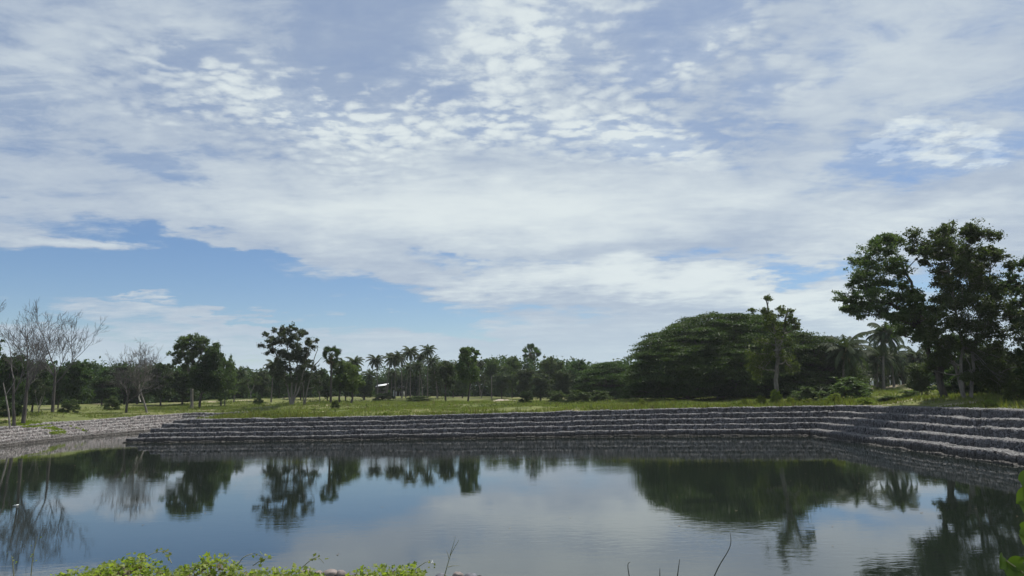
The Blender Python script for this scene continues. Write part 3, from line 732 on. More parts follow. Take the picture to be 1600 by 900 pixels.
Lb = [(1442, 362, 14), (1462, 372, 18), (1482, 360, 16), (1500, 366, 18), (1516, 378, 14), (1435, 386, 9), (1450, 392, 12), (1476, 392, 20), (1502, 392, 18), (1522, 398, 14), (1462, 412, 12), (1487, 418, 20), (1512, 420, 20), (1540, 392, 12), (1556, 398, 11),
      (1538, 414, 18), (1562, 422, 14), (1472, 440, 14), (1498, 446, 22), (1526, 442, 22), (1552, 446, 20), (1578, 450, 16), (1448, 452, 8), (1455, 470, 13), (1480, 472, 22), (1510, 474, 24), (1542, 474, 24), (1572, 478, 22), (1440, 492, 18), (1468, 498, 22), (1500, 502, 24),
      (1532, 506, 24), (1564, 508, 24), (1592, 510, 22), (1446, 524, 18), (1476, 530, 22), (1508, 536, 20), (1545, 540, 24), (1578, 545, 24), (1462, 556, 15), (1490, 560, 15), (1535, 566, 20), (1568, 574, 22), (1596, 570, 22), (1540, 594, 14), (1530, 584, 14), (1560, 597, 16), (1590, 600, 16), (1514, 574, 10), (1487, 588, 9), (1472, 572, 9), (1575, 610, 10)]
Ll = lambda a, b, y=0: local(a, b, 1510, Yl, Zl, y)
L_ = build_tree('broad_tree', px_blobs(Lb, 1510, Yl, 3.0, 6, Zl), [[(-.15, 0, -.4), Ll(1500, 575), Ll(1505, 540), Ll(1492, 480), Ll(1480, 400)], [(.35, .1, -.4), Ll(1519, 580), Ll(1522, 540), Ll(1535, 480), Ll(1548, 420)], [(0.1, .5, -.4), Ll(1500, 560, 1), Ll(1470, 520, 1.5), Ll(1450, 490, 1.5)]],
                .17, M['leaf_mid'], M['bark_pale'], nsub=13, nleaf=46, lsize=.21, seed=52, subr=.38, shell=.6)
put(L_, Xl, Yl, Zl, label='tallest broad tree with two pale trunks above the right wall')
Ym = 62.0; Xm = at_depth(1625, 615, Ym)[0]; Zm = gz(Xm, Ym)
Mb = [(1594, 408, 10), (1604, 420, 14), (1588, 432, 9), (1620, 400, 16), (1610, 445, 18), (1635, 430, 22), (1600, 470, 16), (1630, 470, 24), (1605, 500, 20), (1640, 510, 26), (1600, 535, 18), (1625, 555, 24), (1600, 580, 16), (1650, 560, 26)]
Mt = build_tree('broad_tree', px_blobs(Mb, 1625, Ym, 2.5, 7, Zm), [[(0, 0, -.4), local(1622, 560, 1625, Ym, Zm), local(1620, 480, 1625, Ym, Zm), local(1612, 420, 1625, Ym, Zm)]], .25, M['leaf_dark'], M['bark_dark'], nsub=12, nleaf=54, lsize=.26, seed=53)
put(Mt, Xm, Ym, Zm, label='dark tree cut off by the right edge of the picture')

# slim tree in front of the rain tree
Yj = 90.0; Xj = at_depth(1212, 615, Yj)[0]; Zj = gz(Xj, Yj); Lj = lambda a, b, y=0: local(a, b, 1212, Yj, Zj, y)
Jb = [(1196, 468, 7), (1183, 482, 7), (1192, 492, 10), (1205, 488, 8), (1213, 494, 8), (1204, 503, 10), (1226, 478, 7), (1231, 488, 7), (1239, 500, 8), (1226, 505, 9), (1242, 512, 6), (1215, 514, 11), (1195, 512, 9),
      (1190, 535, 12), (1210, 532, 14), (1228, 538, 12), (1175, 552, 14), (1200, 552, 14), (1222, 556, 14), (1240, 562, 11), (1185, 572, 13), (1168, 570, 9), (1232, 578, 10), (1190, 590, 9)]
J = build_tree('slim_tree', px_blobs(Jb, 1212, Yj, 1.6, 8, Zj), [[(0, 0, -.3), Lj(1213, 585), Lj(1216, 560), Lj(1212, 530), Lj(1205, 500), Lj(1197, 466)], [Lj(1214, 550), Lj(1226, 520, .4), Lj(1234, 480, .6)]], .30, M['leaf_olive'], M['bark_pale'], nsub=11, nleaf=13, lsize=.26, seed=54, subr=.42, shell=.7)
put(J, Xj, Yj, Zj, label='slim tree with a pale trunk standing before the domed rain tree')

# huge domed rain tree
def rain_tree(name, px0, Yd, blobs_dome, seed, label, npads, leaf=.27, lpp=210):
    rng = np.random.default_rng(seed); X0 = at_depth(px0, 615, Yd)[0]; Z0 = gz(X0, Yd); root = empty(name, (0, 0, 0)); P = []; tb = Tubes()
    tb.add(np.array([(0, 0, -.4), (0, 0, 1.6), (.3, 0, 3.0)]), [1.3, .9, .8], 12)
    for (cpx, top, wpx, yo, dz) in blobs_dome:
        c = at_depth(cpx, top, Yd + yo); cx = c[0] - X0; hgt = c[2] - Z0; a = wpx / 2 / F * Yd
        k = int(npads * (a / 18) ** 2 * 1.0) + 20
        for _ in range(k):
            th = rng.uniform(0, 6.283); q = math.sqrt(rng.uniform(0, 1)); ph = q
            shell = rng.choice([1.0, 1.0, 1.0, .93, .84, .7]) * rng.uniform(.95, 1.03)
            rr = a * shell * math.sin(ph * math.pi / 2 * 1.02); zz_ = hgt * shell * (max(0, math.cos(ph * math.pi / 2 * 1.0)) ** .62)
            zz_ = max(.8, zz_)
            p = np.array([cx + rr * math.cos(th), yo + rr * math.sin(th) * .8, zz_])
            p[2] = max(.8, .72 * p[2] + .28 * round(p[2] / 1.3) * 1.3 + rng.uniform(-.2, .2))
            R_ = rng.uniform(1.1, 2.6); m_ = int(lpp * (R_ / 1.6) ** 2 * rng.uniform(.7, 1.2))
            g = rng.normal(size=(m_, 3)) * [R_ * .42, R_ * .42, .13]
            out = math.hypot(p[0] - cx, p[1] - yo) / max(a, .1)
            g[:, 2] -= (g[:, 0] * math.cos(th) + g[:, 1] * math.sin(th)) * .22 * out
            P.append(p + g)
            if rng.random() < .16: tb.add(bend((0, 0, 2.6), p - [0, 0, .3], rng, 7, .06), np.linspace(.35, .05, 7), 5)
    V, Qd = leaves(np.concatenate(P), leaf, rng, up=.7, aspect=.6); mesh('crown', V, [Qd], M['leaf_rain'], root); tb.build('trunk', M['bark_dark'], root)
    return put(root, X0, Yd, Z0, label=label)
rain_tree('rain_tree', 1130, 130.0, [(1128, 493, 285, 0, 0), (1128, 508, 250, 1, 0), (1060, 528, 150, -4, 0), (1185, 510, 190, 3, 0)], 71, 'huge dome-shaped dark green rain tree behind the far wall', 1150)
rain_tree('rain_tree', 1255, 124.0, [(1262, 522, 130, 0, 0), (1290, 545, 90, 2, 0)], 72, 'lower flat-layered rain tree merging with the right flank of the dome', 1300)
rain_tree('rain_tree', 958, 160.0, [(955, 567, 100, 0, 0), (985, 575, 80, 3, 0)], 73, 'small rounded rain tree just left of the dome', 1400)

# left: bare trees
A1 = bare('bare_tree', 11, 17.0, .92, .27, (4, 4, 3, 3, 2), M['bark_bare'], .03, 6, .5)
Ya = 88.0; Xa = at_depth(40, 615, Ya)[0]; put(A1, Xa, Ya, rz=.5, scale=.88, label='tall leafless tree with a dark vine-wrapped trunk at the left edge')
A2 = bare('bare_tree', 23, 15.0, 1.1, .19, (3, 3, 3, 3, 3), M['bark_bare'], -.10, 6, .6)
put(A2, at_depth(26, 615, 86)[0], 86, rz=0, label='leafless dark trunk leaning left, leftmost of the bare trees')
A3 = bare('bare_tree', 31, 18.0, .80, .24, (5, 4, 3, 3, 3), M['bark_bare'], .02, 6, .5)
Yb = 104.0; put(A3, at_depth(84, 615, Yb)[0], Yb, rz=.3, label='leafless tree with a round fan of fine twigs, second from the left edge')
A4 = bare('bare_tree', 41, 12.0, 1.4, .20, (5, 4, 3, 3, 3), M['bark_bare'], 0, 6, .45)
put(A4, at_depth(199, 615, 118)[0], 118, rz=2.2, label='low spreading leafless tree with pale crooked limbs above the left bank')
A5 = bare('bare_tree', 47, 13.0, .9, .18, (4, 4, 3, 3), M['bark_pale'], -.22, 6, .6)
put(A5, at_depth(232, 615, 120)[0], 120, rz=0, label='crooked dead tree with a broken white stub, right of the spreading bare tree')
rg = np.random.default_rng(5); tb = Tubes(); pq = [(1.9, 0, 0.1), (1.35, -.1, 1.6), (.95, 0, 2.4), (1.25, 0, 3.0), (1.55, 0, 3.05)]
tb = Tubes(); tb.add(np.array([(-1.25, 0, 1.8), (-1.5, -.1, 2.6), (-1.3, -.1, 3.1), (-1.0, -.1, 3.25)]), [.12, .11, .10, .05], 7)
tb.build('broken_stub', flat_mat('bleached_wood', (.55, .52, .47), .8, .15), A5)
tb = Tubes(); tb.add(at_depth(20, 655, 92) * 0 + np.array([(0, 0, -.3), (-.3, 0, 1.5), (-.8, 0, 3.4), (-1.2, 0, 4.8)]), [.10, .09, .07, .04], 6); tb.add([(-.8, 0, 3.4), (-.2, .2, 4.6), (.1, .2, 5.4)], [.05, .04, .02], 5)
tt_ = tb.build('dead_sapling', M['bark_pale']); tag(tt_, 'thin pale leaning dead sapling at the far left edge', 'tree'); xx = at_depth(20, 615, 84)[0]; tt_.location = (xx, 84, gz(xx, 84))

# tree at 300 and its neighbours
Ye = 140.0
def hero(name, px0, Yd, bl, trunks, r0, lm, bm, seed, label, depth=2.2, nsub=11, nleaf=36, lsize=.33, subr=.40, shell=.6):
    X0 = at_depth(px0, 615, Yd)[0]; Z0 = gz(X0, Yd)
    tr = [[local(a, b, px0, Yd, Z0, (i % 3) * .3) if b is not None else (0, 0, -.4) for i, (a, b) in enumerate(t_)] for t_ in trunks]
    r_ = build_tree(name, px_blobs(bl, px0, Yd, depth, seed, Z0), tr, r0, M[lm], M[bm], nsub=nsub, nleaf=nleaf, lsize=lsize, seed=seed, subr=subr, shell=shell)
    return put(r_, X0, Yd, Z0, label=label)
hero('tall_tree', 300, Ye, [(300, 528, 9), (288, 532, 9), (312, 532, 8), (280, 542, 8), (294, 543, 12), (310, 543, 10), (322, 533, 6), (272, 552, 6), (288, 554, 10), (304, 556, 9), (282, 564, 7), (298, 568, 9), (320, 548, 7), (290, 578, 7), (308, 574, 7)],
     [[(300, None), (298, 600), (298, 580), (302, 560), (300, 535)], [(298, 588), (288, 560), (282, 545)], [(298, 588), (310, 560), (316, 540)]], .30, 'leaf_mid', 'bark_pale', 61, 'tall tree with a pale bare lower trunk, left of the round dark crowns')
hero('dark_trunk_tree', 311, 137.0, [(330, 542, 9), (338, 550, 9), (325, 556, 10), (340, 562, 9), (318, 570, 12), (334, 575, 13), (312, 585, 12), (326, 590, 14), (342, 586, 11), (318, 604, 11), (334, 605, 12), (348, 598, 9), (308, 600, 8)],
     [[(311, None), (314, 618), (320, 590), (330, 560), (332, 545)]], .26, 'leaf_dark', 'bark_dark', 62, 'bushy dark tree on a crooked black trunk right beside the pale-trunked tall tree', nsub=16, nleaf=55)
hero('open_tree', 455, 130.0, [(428, 516, 5), (418, 522, 4), (436, 520, 5), (444, 513, 6), (460, 512, 7), (470, 517, 6), (453, 522, 6), (464, 527, 7), (475, 522, 5), (424, 530, 7), (434, 534, 6), (446, 532, 7), (413, 541, 5), (424, 545, 6), (440, 548, 6), (456, 540, 8), (468, 541, 7), (480, 533, 6), (490, 530, 5), (484, 541, 6), (475, 550, 7), (448, 560, 9), (462, 560, 9), (436, 566, 8), (450, 578, 11), (466, 576, 10), (438, 584, 9), (455, 592, 10), (470, 590, 8), (430, 574, 6), (440, 552, 8), (455, 556, 8), (428, 560, 6), (445, 570, 8), (470, 562, 8), (432, 588, 8), (445, 598, 8), (462, 602, 8), (476, 572, 7), (418, 552, 4), (427, 538, 5), (441, 524, 5), (458, 530, 6), (468, 550, 7)],
     [[(455, None), (450, 610), (440, 575), (428, 545), (420, 528)], [(455, None), (455, 605), (452, 570), (447, 535), (445, 518)], [(458, None), (462, 605), (463, 570), (466, 540), (462, 515)], [(459, None), (466, 608), (474, 575), (482, 545), (489, 530)]], .17, 'leaf_grey', 'bark_pale', 63, 'open many-stemmed tree fanning up from one base left of the fan palm', nsub=10, nleaf=20, lsize=.29, subr=.50, shell=.8)
hero('half_bare_tree', 476, 132.0, [(476, 560, 7), (486, 570, 8), (480, 585, 8), (492, 582, 7), (500, 590, 7), (488, 598, 7)],
     [[(475, None), (473, 605), (476, 570), (480, 545)], [(477, None), (481, 600), (488, 565), (497, 540)], [(473, 605), (468, 580)], [(488, 575), (502, 558)]], .15, 'leaf_grey', 'bark_pale', 64, 'half-bare pale-stemmed tree between the many-stemmed tree and the fan palm', nsub=10, nleaf=18)
hero('dark_trunk_tree', 531, 138.0, [(528, 566, 7), (538, 570, 7), (524, 578, 8), (536, 582, 9), (528, 592, 9), (541, 595, 8), (522, 600, 7), (534, 606, 8)], [[(531, None), (530, 610), (532, 590), (532, 572)]], .2, 'leaf_mid', 'bark_dark', 65, 'small round tree on a dark trunk just right of the fan palm')
hero('dark_trunk_tree', 549, 140.0, [(548, 572, 7), (556, 578, 7), (542, 584, 8), (554, 590, 9), (546, 600, 8), (560, 600, 7), (552, 610, 7)], [[(549, None), (550, 612), (548, 590), (550, 575)]], .2, 'leaf_olive', 'bark_dark', 66, 'small olive tree on a dark stub trunk, second right of the fan palm')
hero('tall_tree', 731, 140.0, [(726, 546, 5), (733, 545, 5), (742, 549, 5), (746, 552, 4), (722, 552, 6), (730, 555, 7), (724, 564, 8), (735, 566, 8), (742, 560, 4), (720, 576, 8), (732, 580, 9), (742, 578, 7), (722, 590, 8), (735, 594, 8), (744, 590, 6)], [[(730, None), (733, 612), (735, 590), (732, 565), (730, 548)]], .2, 'leaf_mid', 'bark_dark', 67, 'taller tree with a dark trunk and a knobbly crown in the middle of the field')
hero('dark_trunk_tree', 697, 140.0, [(695, 568, 7), (703, 574, 7), (688, 580, 8), (700, 585, 9), (690, 595, 8), (704, 598, 7)], [[(697, None), (696, 612), (697, 590), (696, 572)]], .2, 'leaf_grey', 'bark_dark', 68, 'small grey-green tree on a black stub trunk left of the knobbly-crowned tree')

# fan palms
palm('sugar', 0, 517, 540, 135, 35, 'round-headed fan palm in the left half of the field')
palm('sugar', 1, 831, 538, 235, 36, 'lone fan palm rising above the middle treeline')
# coconut palms, left-centre grove
gl = 'coconut palms of the grove behind the field'
names = ['leftmost coconut palm of the centre grove, right above the white roof', 'second coconut palm from the left in the centre grove', 'third coconut palm of the centre grove, its head level with its neighbours', 'fourth coconut palm of the centre grove, slightly lower head', 'short coconut palm behind the middle of the centre grove',
         'one of the two highest coconut palms in the centre grove, the left one', 'coconut palm with a drooping head between the two highest palms', 'one of the two highest coconut palms in the centre grove, the right one', 'coconut palm right after the highest one in the centre grove', 'low coconut palm under the heads of the centre grove', 'rightmost coconut palm of the centre grove, half sunk in leafy trees']
for i, (px, tp, Yd, sp, v) in enumerate([(590, 553, 190, 30, 0), (604, 552, 196, 28, 1), (617, 549, 188, 28, 2), (628, 549, 200, 28, 3), (634, 566, 215, 26, 1), (641, 540, 192, 28, 4), (655, 549, 204, 26, 2), (668, 538, 194, 27, 0), (660, 563, 186, 26, 3), (611, 575, 210, 26, 4), (683, 556, 206, 26, 1)]):
    palm('coco', v, px, tp, Yd, sp, names[i], gl, base_py=620)
palm('coco', 2, 424, 560, 175, 34, 'coconut palm showing its head left of the many-stemmed tree', 'single coconut palms in the treeline')
palm('coco', 0, 551, 556, 180, 32, 'coconut palm above the small olive tree', 'single coconut palms in the treeline')
palm('coco', 3, 568, 577, 200, 28, 'low yellowish coconut palm left of the white roof', 'single coconut palms in the treeline')
palm('coco', 4, 540, 562, 190, 30, 'coconut palm tucked behind the small round tree', 'single coconut palms in the treeline')
palm('coco', 1, 366, 573, 170, 28, 'coconut palm head at the right end of the left trees', 'single coconut palms in the treeline')
palm('coco', 2, 750, 561, 230, 22, 'coconut palm head just right of the knobbly-crowned tree', 'single coconut palms in the treeline')
palm('coco', 3, 708, 563, 225, 24, 'coconut palm head between the grove and the knobbly-crowned tree', 'single coconut palms in the treeline')
palm('coco', 1, 798, 562, 240, 20, 'small coconut palm head left of the lone fan palm', 'single coconut palms in the treeline')
# right grove
palm('coco', 0, 1318, 520, 118, 78, 'large coconut palm with arching fronds right of the rain trees')
gr = 'coconut palms of the grove behind the grassy rise'
nm2 = ['big coconut palm behind the leaning tree, highest of the right grove', 'coconut palm next to the large arching one', 'coconut palm with a yellowed skirt in the front of the right grove', 'coconut palm in the middle of the right grove', 'coconut palm in the back left of the right grove', 'coconut palm in the back middle of the right grove', 'coconut palm in the back right of the right grove', 'coconut palm beside the leaning trunk', 'rightmost coconut palm of the right grove', 'low coconut palm with pale hanging fronds behind the bush', 'slender coconut palm at the left end of the white wall', 'slender coconut palm at the right end of the white wall']
for i, (px, tp, Yd, sp, v) in enumerate([(1382, 500, 132, 66, 2), (1345, 538, 150, 52, 1), (1372, 540, 140, 56, 4), (1398, 538, 150, 54, 0), (1360, 552, 175, 44, 3), (1390, 552, 182, 42, 1), (1418, 550, 178, 44, 2), (1425, 540, 150, 52, 3), (1442, 545, 160, 50, 4), (1338, 566, 135, 54, 2), (1350, 556, 190, 40, 0), (1432, 556, 190, 40, 1)]):
    palm('coco', v, px, tp, Yd, sp, nm2[i], gr)

# broadleaf trees of the treeline
TL = 'leafy trees of the treeline'
spec = [
 ('dense', 0, 'leaf_dark', -30, 530, 118, 80, 'dark leafy tree cut off by the left edge of the picture'),
 ('dense', 1, 'leaf_dark', 14, 552, 116, 60, 'dark leafy tree behind the leftmost bare trunk'),
 ('dense', 2, 'leaf_dark', 52, 566, 122, 56, 'dark leafy tree in the gap between the two tall bare trees'),
 ('airy', 0, 'leaf_grey', 62, 588, 112, 34, 'grey-green open tree behind the two tall bare trees'),
 ('dense', 3, 'leaf_dark', 122, 563, 135, 58, 'rounded dark green tree just right of the tall bare trees'),
 ('dense', 0, 'leaf_dark', 92, 578, 140, 46, 'dark leafy tree behind the trunk of the fan-twigged bare tree'),
 ('rain', 0, 'leaf_dark', 195, 569, 165, 100, 'flat-topped dark tree behind the spreading bare tree'),
 ('dense', 1, 'leaf_dark', 160, 588, 160, 50, 'low dark tree left of the spreading bare tree'),
 ('dense', 2, 'leaf_dark', 215, 590, 165, 52, 'low dark tree behind the broken white stub'),
 ('dense', 3, 'leaf_dark', 252, 566, 160, 54, 'dark leafy tree left of the pale-trunked tall tree'),
 ('dense', 0, 'leaf_dark', 285, 578, 165, 60, 'dark leafy tree behind the pale trunk'),
 ('dense', 2, 'leaf_mid', 352, 556, 150, 34, 'knob-crowned tree at the right end of the left trees'),
 ('dense', 1, 'leaf_mid', 346, 580, 155, 50, 'wide leafy tree at the right end of the left trees'),
 ('airy', 1, 'leaf_mid', 392, 574, 185, 36, 'open leafy tree in the dip right of the left trees'),
 ('dense', 3, 'leaf_grey', 410, 578, 190, 34, 'grey-green tree behind the left edge of the many-stemmed tree'),
 ('dense', 0, 'leaf_mid', 378, 592, 200, 34, 'low tree in the dip right of the left trees'),
 ('dense', 2, 'leaf_dark', 436, 585, 195, 40, 'dark tree behind the many pale stems'),
 ('dense', 1, 'leaf_dark', 470, 578, 190, 42, 'dark tree behind the half-bare stems'),
 ('airy', 0, 'leaf_dark', 500, 572, 180, 34, 'open dark tree left of the fan palm trunk'),
 ('dense', 3, 'leaf_dark', 512, 588, 185, 36, 'low dark tree behind the fan palm trunk'),
 ('dense', 0, 'leaf_dark', 540, 584, 190, 38, 'dark tree behind the two small round trees'),
 ('dense', 2, 'leaf_mid', 570, 596, 200, 34, 'low tree left of the white roof'),
 ('dense', 1, 'leaf_dark', 598, 590, 235, 40, 'dark tree behind the white roof'),
 ('dense', 3, 'leaf_dark', 626, 582, 235, 44, 'dark tree behind the left trunks of the centre grove'),
 ('dense', 0, 'leaf_dark', 652, 580, 235, 42, 'dark tree behind the middle trunks of the centre grove'),
 ('dense', 2, 'leaf_mid', 684, 566, 210, 34, 'leafy tree at the right end of the centre grove'),
 ('dense', 1, 'leaf_mid', 708, 572, 215, 36, 'leafy tree between the grove and the knobbly-crowned tree'),
 ('dense', 0, 'leaf_mid', 722, 584, 200, 34, 'low leafy tree behind the knobbly-crowned tree'),
 ('airy', 1, 'leaf_grey', 752, 574, 200, 30, 'open grey-green tree right of the knobbly-crowned tree'),
 ('dense', 3, 'leaf_mid', 768, 558, 205, 34, 'square-topped leafy tree above the thin pole'),
 ('dense', 1, 'leaf_mid', 800, 556, 200, 42, 'wide leafy tree left of the lone fan palm'),
 ('dense', 2, 'leaf_grey', 784, 580, 190, 38, 'low grey-green tree above the pale soil mound'),
 ('dense', 0, 'leaf_grey', 822, 575, 185, 38, 'grey-green tree below the lone fan palm'),
 ('dense', 2, 'leaf_mid', 860, 557, 200, 46, 'leafy tree just right of the lone fan palm'),
 ('dense', 3, 'leaf_grey', 845, 582, 165, 44, 'pale grey-green tree in the front of the middle treeline'),
 ('dense', 1, 'leaf_dark', 904, 561, 180, 46, 'dark peaked tree left of the small rain tree'),
 ('dense', 0, 'leaf_grey', 878, 578, 160, 40, 'silvery rounded tree in front of the dark peaked tree'),
 ('dense', 2, 'leaf_dark', 925, 578, 165, 34, 'dark tree filling the gap before the small rain tree'),
 ('dense', 3, 'leaf_mid', 1300, 552, 150, 44, 'leafy tree between the rain trees and the large coconut palm'),
 ('dense', 1, 'leaf_mid', 1360, 574, 215, 50, 'leafy tree behind the right coconut grove'),
 ('dense', 0, 'leaf_dark', 1545, 560, 98, 70, 'dark tree behind the two pale trunks'),
 ('dense', 2, 'leaf_dark', 1590, 555, 92, 76, 'dark tree filling the right edge behind the broad tree'),
 ('dense', 3, 'leaf_dark', 1475, 575, 105, 48, 'dark leafy tree behind the leaning trunk'),
 ('dense', 1, 'leaf_dark', 1500, 520, 90, 90, 'dark leafy tree inside the shade of the broad tree'),
]
for k_, v_, lm_, px, tp, Yd, wp, lab in spec: tree(k_, v_, lm_, px, tp, Yd, wp, lab, 'tree', TL)

for i, (px, tp, Yd, sp, v) in enumerate([(1356, 572, 165, 40, 1), (1380, 570, 162, 38, 3), (1402, 572, 168, 40, 0), (1412, 562, 158, 44, 4), (1452, 560, 150, 46, 2), (1330, 548, 160, 46, 0), (1368, 548, 156, 46, 2)]):
    palm('coco', v, px, tp, Yd, sp, ['short coconut palm before the left end of the white building', 'short coconut palm before the middle of the white building', 'short coconut palm before the right half of the white building', 'coconut palm with a dense head above the right half of the white building', 'coconut palm half hidden by the leaning trunk', 'coconut palm head between the large arching palm and the grove', 'coconut palm under the highest head of the right grove'][i], gr)
for k_, v_, lm_, px, tp, Yd, wp, lab in [('bush', 0, 'leaf_dark', 1498, 560, 84, 80, 'dark thicket in the shade between the leaning trunk and the pale trunks'), ('bush', 1, 'leaf_dark', 1556, 535, 82, 110, 'dark thicket just right of the two pale trunks'), ('bush', 2, 'leaf_dark', 1612, 540, 74, 110, 'dark thicket cut off by the right edge'),
        ('dense', 0, 'leaf_mid', 1440, 566, 96, 50, 'leafy young tree between the palm grove and the leaning trunk')]:
    tree(k_, v_, lm_, px, tp, Yd, wp, lab, 'tree' if k_ == 'dense' else 'bush', TL)
# bushes
BG = 'bushes on the banks'
for k_, v_, lm_, px, tp, Yd, wp, lab in [
 ('bush', 0, 'leaf_mid', 1322, 582, 100, 78, 'large rounded bush below the large coconut palm'),
 ('bush', 1, 'leaf_dark', 1290, 596, 104, 40, 'dark bush against the foot of the lower rain tree'),
 ('bush', 2, 'leaf_mid', 1258, 600, 104, 46, 'leafy bush between the slim tree and the large rounded bush'),
 ('bush', 1, 'leaf_mid', 1377, 593, 140, 26, 'small bush at the foot of the right palm grove'),
 ('bush', 2, 'leaf_mid', 1420, 607, 84, 46, 'low green bush on the grassy rise before the leaning trunk'),
 ('bush', 0, 'leaf_mid', 1392, 616, 82, 40, 'dark low bush left of the bush on the grassy rise'),
 ('bush', 2, 'leaf_olive', 1592, 588, 62, 46, 'olive bush at the right edge above the wall'),
 ('bush', 1, 'leaf_dark', 822, 608, 130, 24, 'small dark bush standing alone by the pale soil mound'),
 ('bush', 0, 'leaf_mid', 905, 606, 140, 44, 'low bush at the foot of the dark peaked tree'),
 ('bush', 2, 'leaf_mid', 940, 607, 135, 40, 'low bush at the foot of the small rain tree'),
 ('bush', 1, 'leaf_mid', 868, 607, 140, 34, 'low bush at the foot of the silvery tree'),
 ('bush', 0, 'leaf_olive', 524, 622, 118, 14, 'tiny round bush between fan palm and far wall'),
 ('bush', 2, 'leaf_dark', 404, 616, 150, 16, 'small dark bush by the pale rubble heap'),
 ('bush', 1, 'leaf_mid', 655, 617, 170, 52, 'low wide thicket on the mid-field below the centre grove'),
 ('bush', 1, 'leaf_dark', 600, 612, 188, 34, 'dark bush hiding the foot of the white-roofed shed'),
 ('bush', 0, 'leaf_mid', 175, 616, 135, 26, 'low bush on the grass behind the left bank'),
 ('bush', 1, 'leaf_mid', 110, 620, 120, 30, 'low bush beside the trunk of the fan-twigged bare tree'),
 ('bush', 2, 'leaf_dark', 15, 612, 100, 46, 'dark bush at the left edge behind the leaning bare trunk')]:
    tree(k_, v_, lm_, px, tp, Yd, wp, lab, 'bush', BG)
WG = 'yellow-green weed clumps along the wall top'
for i, (px, tp, wp, Yd, lab) in enumerate([(415, 644, 14, 89, 'bright yellow-green weed clump on the wall top at the left end'), (602, 646, 8, 88, 'small bright weed clump on the wall top left of centre'), (1162, 622, 12, 86, 'leftmost of the weed clumps before the dome tree'), (1188, 616, 20, 86, 'taller weed clump left of the slim trunk'), (1212, 606, 22, 86, 'bright weed clump at the foot of the slim pale trunk'),
        (1234, 619, 16, 86, 'weed clump just right of the slim trunk'), (1262, 622, 22, 85, 'low weed clump before the leafy bush'), (1305, 612, 26, 85, 'pale bristly weed clump before the large rounded bush'), (1350, 620, 30, 80, 'wide weed clump above the wall corner'), (1545, 622, 22, 60, 'low weed clump right of the two pale trunks'), (1002, 622, 14, 92, 'weed clump at the left foot of the dome tree'), (1064, 628, 10, 92, 'small weed clump below the dome tree')]):
    tree('bush', 3, 'leaf_bright', px, tp, Yd, wp, lab, 'weeds', WG)

# far-off woodland behind the treeline, one mass
rng = np.random.default_rng(9); P = []
for px in np.arange(-260, 1900, 9.0):
    Y0_ = np.interp(px, [-200, 100, 380, 480, 620, 800, 960, 1100, 1400, 1600, 1900], [150, 175, 205, 225, 255, 235, 190, 200, 235, 150, 130])
    top_ = np.interp(px, [-200, 60, 200, 340, 400, 560, 620, 700, 800, 950, 1400, 1520, 1900], [560, 566, 568, 572, 578, 586, 572, 562, 556, 562, 568, 556, 546])
    for row in range(2):
        Yd = Y0_ + 12 * row + rng.uniform(-6, 6); pt = at_depth(px + rng.uniform(-5, 5), top_ + rng.uniform(-5, 12), Yd); z0 = gz(pt[0], Yd); h = pt[2] - z0
        for q_ in range(9):
            c = np.array([pt[0] + rng.uniform(-1.8, 1.8), Yd + rng.uniform(-2, 2), z0 + h * (q_ + .3) / 9.6])
            P.append(c + rng.normal(size=(42 if q_ > 1 else 110, 3)) * ([1.0, 1.0, .7] if q_ > 1 else [1.6, 1.2, .6]))
V, Qd = leaves(np.concatenate(P), .9, rng); tag(mesh('distant_woodland', V, [Qd], M['leaf_dark']), 'dark band of distant woodland closing the horizon behind the trees', 'woodland', kind='stuff')

# ============================================================ grass and weeds on the banks
rng = np.random.default_rng(12)
def grass(n, xr, yr, h, wdt, mt, name, label, dmin=.5, power=1.0, keep=None, nb=4):
    x = rng.uniform(*xr, n); y = yr[0] + (yr[1] - yr[0]) * rng.uniform(0, 1, n) ** power
    k = (poly_dist(x, y, TOPPOLY) > dmin) & (np.abs(x) < y * .78 + 8)
    if keep is not None: k &= keep(x, y)
    den = vnoise(x / 6, y / 6, 21) + .6 * vnoise(x / 2, y / 2, 22)
    k &= den > -.55 + rng.uniform(-.3, .3, n)
    x, y = x[k], y[k]; den = den[k]; z = ground_z(x, y); m_ = len(x)
    V = []; hh = h * (.6 + .5 * np.clip(den, -.5, 1.2)) * rng.uniform(.6, 1.4, m_)
    for b in range(nb):
        a = rng.uniform(0, 6.28, m_); ox = rng.normal(0, .16, m_); oy = rng.normal(0, .16, m_); lx = rng.normal(0, .35, m_) * hh; ly = rng.normal(0, .35, m_) * hh
        wx = np.cos(a) * wdt; wy = np.sin(a) * wdt
        V.append(np.stack([np.stack([x + ox - wx, y + oy - wy, z - .05], 1), np.stack([x + ox + wx, y + oy + wy, z - .05], 1), np.stack([x + ox + lx, y + oy + ly, z + hh * rng.uniform(.7, 1.1, m_)], 1)], 1))
    V = np.concatenate(V).reshape(-1, 3)
    o = mesh(name, V, [np.arange(len(V)).reshape(-1, 3)], mt); tag(o, label, 'grass', kind='stuff'); return o
M['grass'] = foliage_mat('grass_blades', (.088, .118, .028), (.190, .205, .060), .38, .3, .7, (1.3, 1.4, .6))
M['grass_dry'] = foliage_mat('dry_grass_blades', (.13, .12, .05), (.22, .19, .09), .3, .3, .7, (1.2, 1.2, .7))
grass(70000, (-75, 75), (60, 175), .42, .05, M['grass'], 'field_grass', 'short uneven green grass covering the field behind the walls', power=1.5)
grass(9000, (-75, 75), (60, 160), .5, .04, M['grass_dry'], 'dry_grass', 'straw-coloured dry grass scattered through the field', power=1.5)
